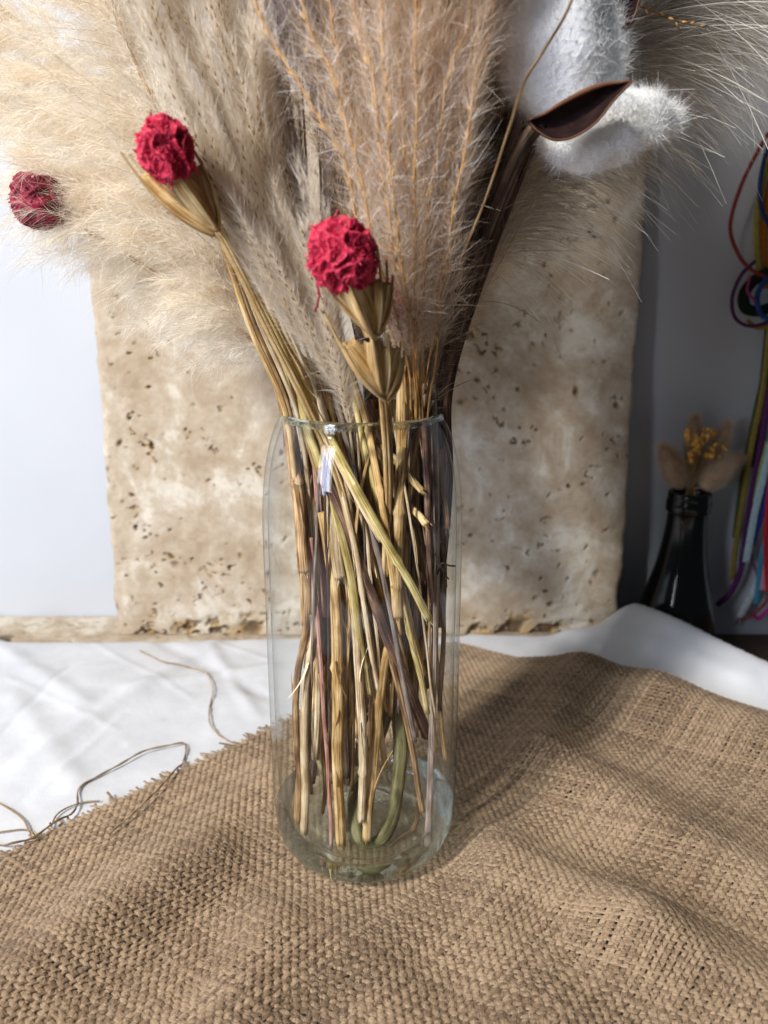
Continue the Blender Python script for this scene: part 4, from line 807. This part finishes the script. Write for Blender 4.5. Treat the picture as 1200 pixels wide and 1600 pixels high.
# middle flower
rt = star_pod("rose_red_flower", "rose-red crinkled flower head in the middle, seated on a star pod above another pod", (585, 528), -.064, (560, 440, -.062), [(498, 432, -.068, .16), (546, 446, -.080, .10), (590, 388, -.070, .35), (604, 402, -.060, .35), (560, 440, -.052, .2), (614, 430, -.066, .15)], .0050, 3, [(590, 580, -.060), (598, 640, -.048), (604, 760, -.034), (600, 900, -.03)],
         head=(P(536, 398, -.074), .0120, 1.08, 30, 41, M['rose'], (.1, 0, 1), .045, "flower_head", .24), group="rose-red flowers")
star_pod("star_pod", "open golden star-shaped seed pod just above the vase rim", (602, 620), -.052, (578, 545, -.052), [(507, 490, -.054, .35), (516, 508, -.060, .3), (536, 540, -.064, .1), (583, 532, -.068, .1), (607, 524, -.064, .2), (627, 534, -.058, .15), (600, 512, -.050, .3), (560, 535, -.046, .1), (632, 548, -.052, .2)], .0035, 5, [(604, 650, -.044), (606, 760, -.030), (600, 880, -.026)], cat="seed pod")
star_pod("rose_red_flower", "rose-red cupped flower head on a long pod, over the cream pampas", (338, 362), -.050, (268, 278, -.050), [(188, 238, -.052, .28), (202, 242, -.047, .30), (273, 266, -.064, .15), (304, 236, -.052, .22), (318, 262, -.040, .2), (250, 270, -.040, .2)], .0044, 8, [(356, 392, -.048), (420, 520, -.042), (480, 640, -.034), (530, 760, -.03), (560, 900, -.03)],
         head=(P(262, 232, -.060), .0104, 1.14, 9, 42, M['rose'], (-.12, 0, 1), .045, "flower_head", .40), group="rose-red flowers")
root = thing("rose_red_flower", "dark maroon flower head half buried in fluff at the left edge", "flower", "rose-red flowers")
rose_head(root, P(62, 316, .024), .0138, .92, 26, 43, M['maroon'], (-.3, 0, 1), .05, "flower_head", .14)
p = spline(path([(85, 333, .026), (200, 400, .035), (380, 520, .02), (470, 640, .0), (500, 800, -.005)]), 60); tube_obj("stem", p, .0013, M['straw'], root, sides=8); base_at(root, p[-1])
root = thing("rose_red_flower", "small maroon flower head peeping from the dark gap right of the star pods", "flower", "rose-red flowers")
rose_head(root, P(606, 470, -.02), .0100, 1.0, 18, 44, M['maroon'], (0, 0, 1), .05, "flower_head", .14)
p = spline(path([(606, 480, -.02), (610, 640, -.02), (608, 800, -.018)]), 40); tube_obj("stem", p, .001, M['brown'], root, sides=8); base_at(root, p[-1])
# small petal thread hanging beside the middle flower
o = stem("petal_shred", [(496, 440, -.070), (498, 465, -.071), (492, 488, -.070)], 4, 'pink', "thin pink shred of petal hanging under the middle flower", "petal shred", ragged=False, n=20, flat=.3); o.data.materials.clear(); o.data.materials.append(M['rose'])

# ------------------------------------------------------------------ cotton boll
M['cotton'] = plain("cotton_core", (.88, .88, .88), .98, .02, .04, 420, .0012)
M['bract'] = plain("cotton_bract", (.018, .008, .0075), .85, .12, .5, 180, .0008)
M['bract_rim'] = plain("bract_rim", (.16, .07, .035), .5, .3, .3, 200)
def cotton_boll():
    root = thing("cotton_boll", "white fluffy cotton boll with a dark brown bract, upper right", "cotton boll")
    r = np.random.default_rng(77)
    lobes = [("cotton_lobe", [((862, 70), .027, 1.0, 1.25, -.014), ((910, 88), .023, 1.0, 1.1, -.004), ((856, 120), .0185, 1.0, 1.1, -.012), ((895, 15), .026, 1.0, 1.0, .0)]),
             ("cotton_lobe", [((925, 205), .020, 1.25, .9, -.018), ((975, 190), .018, 1.2, .85, -.012), ((890, 215), .014, 1.0, .9, -.020), ((1020, 190), .011, 1.2, .8, -.006)])]
    for nm, bl in lobes:
        Vs, Fs, n0 = [], [], 0; HR, HD = [], []
        for (px, rr, sx, sz, Y) in bl:
            nv = 1 + .05 * (np.sin(IV4 @ r.normal(size=3) * 3 + 1) + np.sin(IV4 @ r.normal(size=3) * 4)) ; V = IV4 * nv[:, None] * rr * .84 * np.array((sx, .8, sz)); c = P(*px, Y)
            Vs.append(V + c); Fs.append(IF4 + n0); n0 += len(V)
            k = r.integers(0, len(V), 9000); k = np.where(r.random(9000) < .5, k, np.argsort(V[:, 1])[r.integers(0, len(V) // 2, 9000)]); HR.append(V[k] * r.uniform(.97, 1.02, (9000, 1)) + c); tang = np.cross(nz(V[k]), np.array((.3, .2, 1.)) + .5 * r.normal(size=(9000, 3))); HD.append(nz(V[k]) * .13 + nz(tang) * 1.0 + .3 * r.normal(size=(9000, 3)))
        o = mk(nm, np.vstack(Vs), np.vstack(Fs), M['cotton'], root)
        hr, hd = np.vstack(HR), np.vstack(HD); V, F, q, t = ribbons(hr, hd, r.uniform(.0012, .0036, len(hr)), .00015, 6, 0, 1.3, r=r)
        mk("cotton_fibre", V, F, M['cotton_hair'], o, True, None, {"rnd": q, "t": t})
    # curly wisps at the right tip
    def bract(top, bot, Y0, depth):
        n, m = 44, 17; a = spline(path([(x, y, Y0) for x, y in top]), n); b = spline(path([(x, y, Y0 - .002) for x, y in bot]), n); s = np.linspace(0, 1, n); V = []
        for j in range(m):
            u = j / (m - 1); dz = depth * np.sin(np.pi * u) * np.sin(np.pi * np.clip(s, .03, .97)) ** .6
            V.append(a * (1 - u) + b * u + np.array((0, 1., 0)) * dz[:, None])
        V = np.stack(V, 1).reshape(-1, 3); i = np.arange(n - 1)[:, None] * m; q = i + np.arange(m - 1)[None]
        o = mk("bract", V, np.stack([q, q + 1, q + m + 1, q + m], -1).reshape(-1, 4), M['bract'], root); sm_ = o.modifiers.new("thick", 'SOLIDIFY'); sm_.thickness = .0012; sm_.offset = 0
        r1 = tube(a + np.array((0, -.0004, 0)), .0008 * np.sin(np.pi * s.clip(.04, .96)) + .0002, 7, cap=False); r2 = tube(b, .0003, 6, cap=False); Vr, Fr, Ur = join([r1, r2]); mk("rim", Vr, Fr, M['bract_rim'], o, True, Ur)
    bract([(826, 188), (850, 178), (880, 160), (915, 142), (945, 132), (970, 129), (988, 126)], [(828, 192), (842, 206), (866, 218), (895, 214), (930, 192), (958, 158), (988, 126)], -.042, .006)
    bract([(945, 20), (965, -5), (990, -20), (1010, -60)], [(955, 42), (972, 46), (990, 28), (1012, -50)], -.012, .004)
    p = spline(path([(842, 192, -.040), (815, 235, -.025), (770, 340, -.012), (715, 500, -.008), (685, 640, -.006), (670, 850, -.004)]), 70)
    tube_obj("stem", p, np.linspace(.0030, .0024, 70), M['dark'], root, sides=10, groove=.08); base_at(root, p[-1])
cotton_boll()

# ------------------------------------------------------------------ stiff pale bristle plume, right
def bristles():
    root = thing("bristle_plume", "pale fan of long stiff bristles behind the cotton, right side", "plume")
    r = np.random.default_rng(91)
    ax = spline(path([(690, 640, .012), (715, 480, .022), (755, 350, .034), (830, 220, .045), (930, 90, .055), (1060, -40, .060), (1200, -170, .060)]), 160); T = nz(np.gradient(ax, axis=0))
    tube_obj("stem", ax, np.linspace(.0022, .0009, 160), M['brown'], root, sides=8)
    n = 5200; k = (38 + 121 * r.random(n) ** .85).astype(int); tt = (k - 38) / 121
    perp = nz(np.cross(T[k], (0, 1., 0)))                       # right-down side in the picture
    perp = perp * np.sign(perp[:, :1] + 1e-6)
    side = np.where(r.random(n) < .86, 1, -.6)[:, None]
    d = T[k] * r.uniform(.5, 1.3, (n, 1)) + perp * side * r.uniform(.35, 1.15, (n, 1)) + r.normal(size=(n, 3)) * np.array((.34, .40, .34)) + np.array((.12, 0, -.05))
    L = r.uniform(.045, .082, n) * (.78 + .5 * tt)
    V, F, q, t = ribbons(ax[k] + .002 * r.normal(size=(n, 3)), d, L, .00032, 7, .26, .10, tip=.5, r=r); mk("bristles", V, F, M['bristle'], root, True, None, {"rnd": q, "t": t})
    n = 3500; k = (40 + 118 * r.random(n)).astype(int); perp = nz(np.cross(T[k], (0, 1., 0))); perp *= np.sign(perp[:, :1] + 1e-6)
    V, F, q, t = ribbons(ax[k] + .010 * np.abs(r.normal(size=(n, 1))) * perp + .004 * r.normal(size=(n, 3)), T[k] + perp * r.uniform(0, .9, (n, 1)) + .25 * r.normal(size=(n, 3)), r.uniform(.012, .028, n), .00014, 5, .3, .2, r=r)
    mk("fluff", V, F, M['bristle'], root, True, None, {"rnd": q, "t": t}); base_at(root, ax[0])
bristles()
raceme = [((885, 20), (1000, 55)), ]
root = thing("small_seed_sprig", "small brown seed sprig over the pale bristles at the top", "grass sprig"); r_ = np.random.default_rng(4)
p = spline(path([(640, 660, .01), (760, 340, .01), (880, 60, .0), (960, 5, .0), (1010, 14, .0), (1055, 32, .0), (1098, 42, .0)]), 120); T = nz(np.gradient(p, axis=0)); tube_obj("stem", p, np.linspace(.0010, .0003, 120), M['brown'], root, sides=6)
k = np.linspace(84, 118, 22).astype(int); V, F = spindles(p[k], T[k] + .6 * r_.normal(size=(22, 3)), .005, .0006, r_); mk("seeds", V, F, M['orange'], root); base_at(root, p[0])
# stray long hairs
for spec, lab in [([(720, 470, .02), (790, 475, .02), (850, 510, .02), (883, 568, .02)], "single long pale hair curving down before the slab"), ([(690, 430, .02), (800, 395, .02), (912, 392, .02)], "single pale hair reaching right before the slab"),
                  ([(684, 622, -.02), (720, 600, -.02), (760, 585, -.02)], "single thin hair sticking out above the right rim"), ([(684, 618, -.02), (698, 604, -.02), (712, 596, -.02)], "short curled hair beside the right rim")]:
    p = spline(path(spec), 30); o = tube_obj("stray_hair", p, np.linspace(.00022, .00012, 30), M['pale'], None, sides=5); tag(o, lab, "grass hair", "stray hairs around the bouquet")

# ------------------------------------------------------------------ bottle with bunny tails
BX = P(1077, 780, .275)[0]; BYY = .275
def bottle():
    m, nt, bs, out = newmat("black_bottle_glass"); bs.inputs['Base Color'].default_value = (.006, .007, .006, 1); bs.inputs['Roughness'].default_value = .10; bs.inputs['Specular IOR Level'].default_value = .35; bs.inputs['Coat Weight'].default_value = 0
    zt = P(1077, 768, BYY)[2]; z0 = -.030; H = zt - z0
    pr = [(.0, 0), (.030, .0), (.0345, .004), (.0355, .012), (.0350, H - .128), (.0322, H - .108), (.0270, H - .088), (.0222, H - .068), (.0190, H - .048), (.0172, H - .030), (.0168, H - .0190)]
    prof = np.vstack([smooth_prof(pr[1:], 50), [(.0170, H - .0185), (.0188, H - .0175), (.0190, H - .0165), (.0190, H - .0085), (.0186, H - .0075), (.0181, H - .0072), (.0184, H - .006), (.0183, H - .0015), (.0175, H), (.0150, H), (.0140, H - .002), (.0138, H - .05)]])
    V, F = lathe(prof, 64); o = mk("dark_bottle", V, F, m); o.location = (BX, BYY, z0); tag(o, "black glass bottle with bunny tail grass in its neck, behind the cloth", "bottle")
    return zt
ZT = bottle()
def bunny(lab, tip, base, Y, wpx, seed):
    root = thing("bunny_tail", lab, "bunny tail", "bunny tail grasses in the dark bottle"); r = np.random.default_rng(seed)
    a, b = P(*base, Y), P(*tip, Y); d = nz(b - a); L = np.linalg.norm(b - a); w = px2m(wpx * 1.2, Y, 720) / 2
    q = np.array(Vector(d).to_track_quat('Z', 'Y').to_matrix()); z = (IV4[:, 2] + 1) / 2; pr = 1.75 * np.maximum(z, 0) ** .42 * np.maximum(1 - z, 0) ** .72
    V = np.stack([IV4[:, 0] / np.maximum(np.hypot(IV4[:, 0], IV4[:, 1]), .05) * pr * w * .8, IV4[:, 1] / np.maximum(np.hypot(IV4[:, 0], IV4[:, 1]), .05) * pr * w * .8, z * L * .9], 1)
    o = mk("seed_head", V @ q.T + a, IF4, M['bunny_core'], root); k = r.integers(0, len(V), 5000); nrm = nz(V[k] * np.array((1, 1, 0)) + 1e-6)
    HV, HF, hq, ht = ribbons(V[k] @ q.T + a, (nrm * .6 + np.array((0, 0, 1.)) + .3 * r.normal(size=(5000, 3))) @ q.T, r.uniform(.004, .009, 5000), .00016, 3, r=r)
    mk("fluff", HV, HF, M['bunny_hair'], o, True, None, {"rnd": hq, "t": ht})
    c = np.array((BX, BYY, ZT)); p = spline(np.array([a + d * .002, (a + c + np.array((0, 0, .003))) / 2, c + np.array((r.uniform(-.004, .004), r.uniform(-.004, .004), -.002)), c + np.array((0, 0, -.06))]), 30)
    tube_obj("stem", p, .0007, M['straw'], root, sides=6); base_at(root, p[-1])
M['bunny_core'] = plain("bunny_core", (.40, .29, .20), .9, .1, .2, 120)
bunny("bunny tail leaning left out of the bottle", (1032, 690), (1068, 763), BYY, 40, 1)
bunny("tallest bunny tail standing upright behind the yellow flowers", (1086, 640), (1085, 745), BYY + .012, 32, 2)
bunny("bunny tail rising to the right behind the yellow flowers", (1143, 652), (1098, 752), BYY + .010, 34, 3)
bunny("pale bunny tail leaning right in front of the others", (1148, 713), (1096, 764), BYY - .006, 38, 4)
bunny("bunny tail leaning lowest to the right, behind the pale one", (1162, 710), (1104, 758), BYY + .014, 30, 5)
root = thing("yellow_flower_sprig", "small orange yellow dried flower cluster in the bottle neck", "dried flower"); r_ = np.random.default_rng(12)
M['yellow'] = plain("yellow_floret", (.58, .30, .06), .6, .3, .3, 300); Vs, Fs, n0 = [], [], 0; V2, F2 = ico(2)
cc = P(1090, 690, BYY - .008); centers = []
for k in range(46):
    g = [(1075, 682), (1108, 678), (1086, 708), (1117, 706), (1094, 690)][k % 5]; c = P(g[0] + r_.normal(0, 7), g[1] + r_.normal(0, 6), BYY - .010 + r_.normal(0, .004)); centers.append(c)
    sc_ = r_.uniform(.0014, .0028); Vs.append(V2 * (1 + .3 * np.sin(V2 @ r_.normal(size=3) * 6))[:, None] * sc_ + c); Fs.append(F2 + n0); n0 += len(V2)
mk("florets", np.vstack(Vs), np.vstack(Fs), M['yellow'], root)
c = np.array((BX, BYY, ZT)); ps = [tube(spline(np.array([c + (0, 0, -.05), c + (0, -.002, .0), (c + q) / 2 + (0, 0, .002), q]), 14), .0004, 5, cap=False) for q in centers[:14]]; V, F, U = join(ps)
mk("stalks", V, F, M['straw'], root, True, U); base_at(root, c + (0, 0, -.05))

# ------------------------------------------------------------------ coloured cords and ribbons hanging at the right
def strap(lab, spec, wpx, col, name="dyed_string", flat=.9, rough=.95):
    m = plain("dyed_" + lab.split()[0], col, rough, .08, .3, 700, .0006); p = spline(path(spec), 70); w = px2m(wpx, spec[0][2], spec[0][1]) / 2
    o = tube_obj(name, p, w, m, None, sides=10, flat=flat); tag(o, lab, "cord" if flat > .5 else "ribbon", "coloured cords and ribbons hanging on the wall")
H1 = WY - .022
strap("red cord bowing out in a wide loop, upper right", [(1212, 190, H1), (1185, 235, H1), (1158, 290, H1), (1141, 350, H1), (1150, 390, H1), (1172, 420, H1), (1215, 442, H1)], 5.5, (.22, .035, .03))
strap("navy cord hanging beside the red loop", [(1215, 190, H1), (1194, 250, H1), (1187, 300, H1), (1193, 335, H1), (1215, 370, H1)], 6, (.02, .035, .12))
strap("yellow strap running down behind the navy cord", [(1212, 210, H1 + .008), (1190, 290, H1 + .008), (1182, 360, H1 + .008), (1186, 420, H1 + .008), (1192, 450, H1 + .008)], 10, (.30, .25, .06), flat=.5)
strap("orange cord behind the yellow strap", [(1210, 260, H1 + .012), (1196, 330, H1 + .012), (1194, 400, H1 + .012), (1200, 450, H1 + .012)], 12, (.35, .12, .02))
strap("dark purple cord curled in a round loop", [(1180, 408, H1), (1158, 430, H1), (1144, 465, H1), (1148, 495, H1), (1168, 509, H1), (1195, 505, H1), (1215, 490, H1)], 5.5, (.07, .02, .07))
strap("black cord knotted inside the purple loop", [(1200, 425, H1 + .006), (1176, 440, H1 + .006), (1162, 462, H1 + .006), (1166, 482, H1 + .006), (1186, 486, H1 + .006), (1210, 478, H1 + .006)], 17, (.015, .02, .015))
strap("blue cord curled at the knot", [(1210, 430, H1 - .004), (1190, 445, H1 - .004), (1183, 470, H1 - .004), (1192, 494, H1 - .004), (1212, 500, H1 - .004)], 8, (.02, .05, .16))
strap("golden cord curving under the knot", [(1168, 500, H1 + .004), (1185, 513, H1 + .004), (1212, 505, H1 + .004)], 6, (.35, .22, .03))
strap("magenta cord twisted through the knot", [(1172, 430, H1 - .006), (1168, 455, H1 - .006), (1180, 470, H1 - .006)], 4, (.25, .04, .12))
strap("black ribbon hanging down past the knot", [(1206, 500, H1 + .008), (1196, 600, H1 + .008), (1184, 690, H1 + .008), (1180, 730, H1 + .008)], 20, (.02, .02, .02), "hanging_ribbon", .3)
strap("mustard ribbon hanging down to the bottle's side", [(1204, 500, H1 + .002), (1192, 610, H1 + .002), (1174, 700, H1 + .002), (1160, 790, H1 + .002), (1150, 850, H1 + .002), (1144, 905, H1 + .002)], 10, (.26, .20, .05), "hanging_ribbon", .3)
strap("olive ribbon hanging left of the mustard one", [(1200, 560, H1 + .010), (1170, 690, H1 + .010), (1155, 780, H1 + .010), (1148, 840, H1 + .010)], 9, (.10, .11, .05), "hanging_ribbon", .3)
strap("purple ribbon hanging down and curling left at its end", [(1212, 560, H1 - .002), (1188, 700, H1 - .002), (1170, 800, H1 - .002), (1160, 880, H1 - .002), (1142, 925, H1 - .002), (1120, 946, H1 - .002)], 11, (.10, .025, .10), "hanging_ribbon", .4)
strap("pale blue flat ribbon with a square cut end", [(1216, 650, H1 - .010), (1197, 730, H1 - .010), (1180, 800, H1 - .010), (1166, 878, H1 - .010)], 13, (.42, .55, .58), "hanging_ribbon", .15)
strap("light green short ribbon beside the pale blue one", [(1200, 690, H1 - .004), (1188, 740, H1 - .004), (1180, 785, H1 - .004)], 8, (.35, .45, .15), "hanging_ribbon", .2)
strap("royal blue ribbon below the pale blue one", [(1214, 700, H1 - .006), (1198, 770, H1 - .006), (1184, 820, H1 - .006), (1174, 852, H1 - .006)], 12, (.03, .05, .30), "hanging_ribbon", .2)
strap("bright red ribbon hanging at the frame edge", [(1212, 700, H1 - .014), (1200, 780, H1 - .014), (1196, 850, H1 - .014), (1200, 925, H1 - .014)], 8, (.50, .03, .04), "hanging_ribbon", .3)
strap("pale pink ribbon beside the bright red one", [(1208, 830, H1 - .010), (1198, 880, H1 - .010), (1192, 922, H1 - .010)], 11, (.60, .30, .32), "hanging_ribbon", .2)
strap("teal ribbon hanging with its tip at the wall's foot", [(1206, 800, H1 - .008), (1192, 860, H1 - .008), (1186, 900, H1 - .008), (1182, 943, H1 - .008)], 9, (.06, .28, .42), "hanging_ribbon", .2)
strap("white ribbon curving to a pointed tip", [(1204, 850, H1 - .004), (1188, 900, H1 - .004), (1172, 935, H1 - .004), (1155, 965, H1 - .004)], 12, (.55, .60, .60), "hanging_ribbon", .15)
strap("brick red cord curving at the bottom of the bunch", [(1212, 900, H1 - .012), (1200, 935, H1 - .012), (1180, 958, H1 - .012), (1158, 968, H1 - .012)], 5, (.25, .05, .05))
strap("magenta cord looped lowest in the bunch", [(1212, 935, H1 - .014), (1200, 952, H1 - .014), (1186, 966, H1 - .014), (1178, 962, H1 - .014)], 6, (.40, .03, .18))
strap("mauve cord crossing behind the white ribbon", [(1180, 800, H1 + .006), (1172, 860, H1 + .006), (1184, 905, H1 + .006), (1168, 940, H1 + .006), (1150, 975, H1 + .006)], 5, (.22, .08, .16))
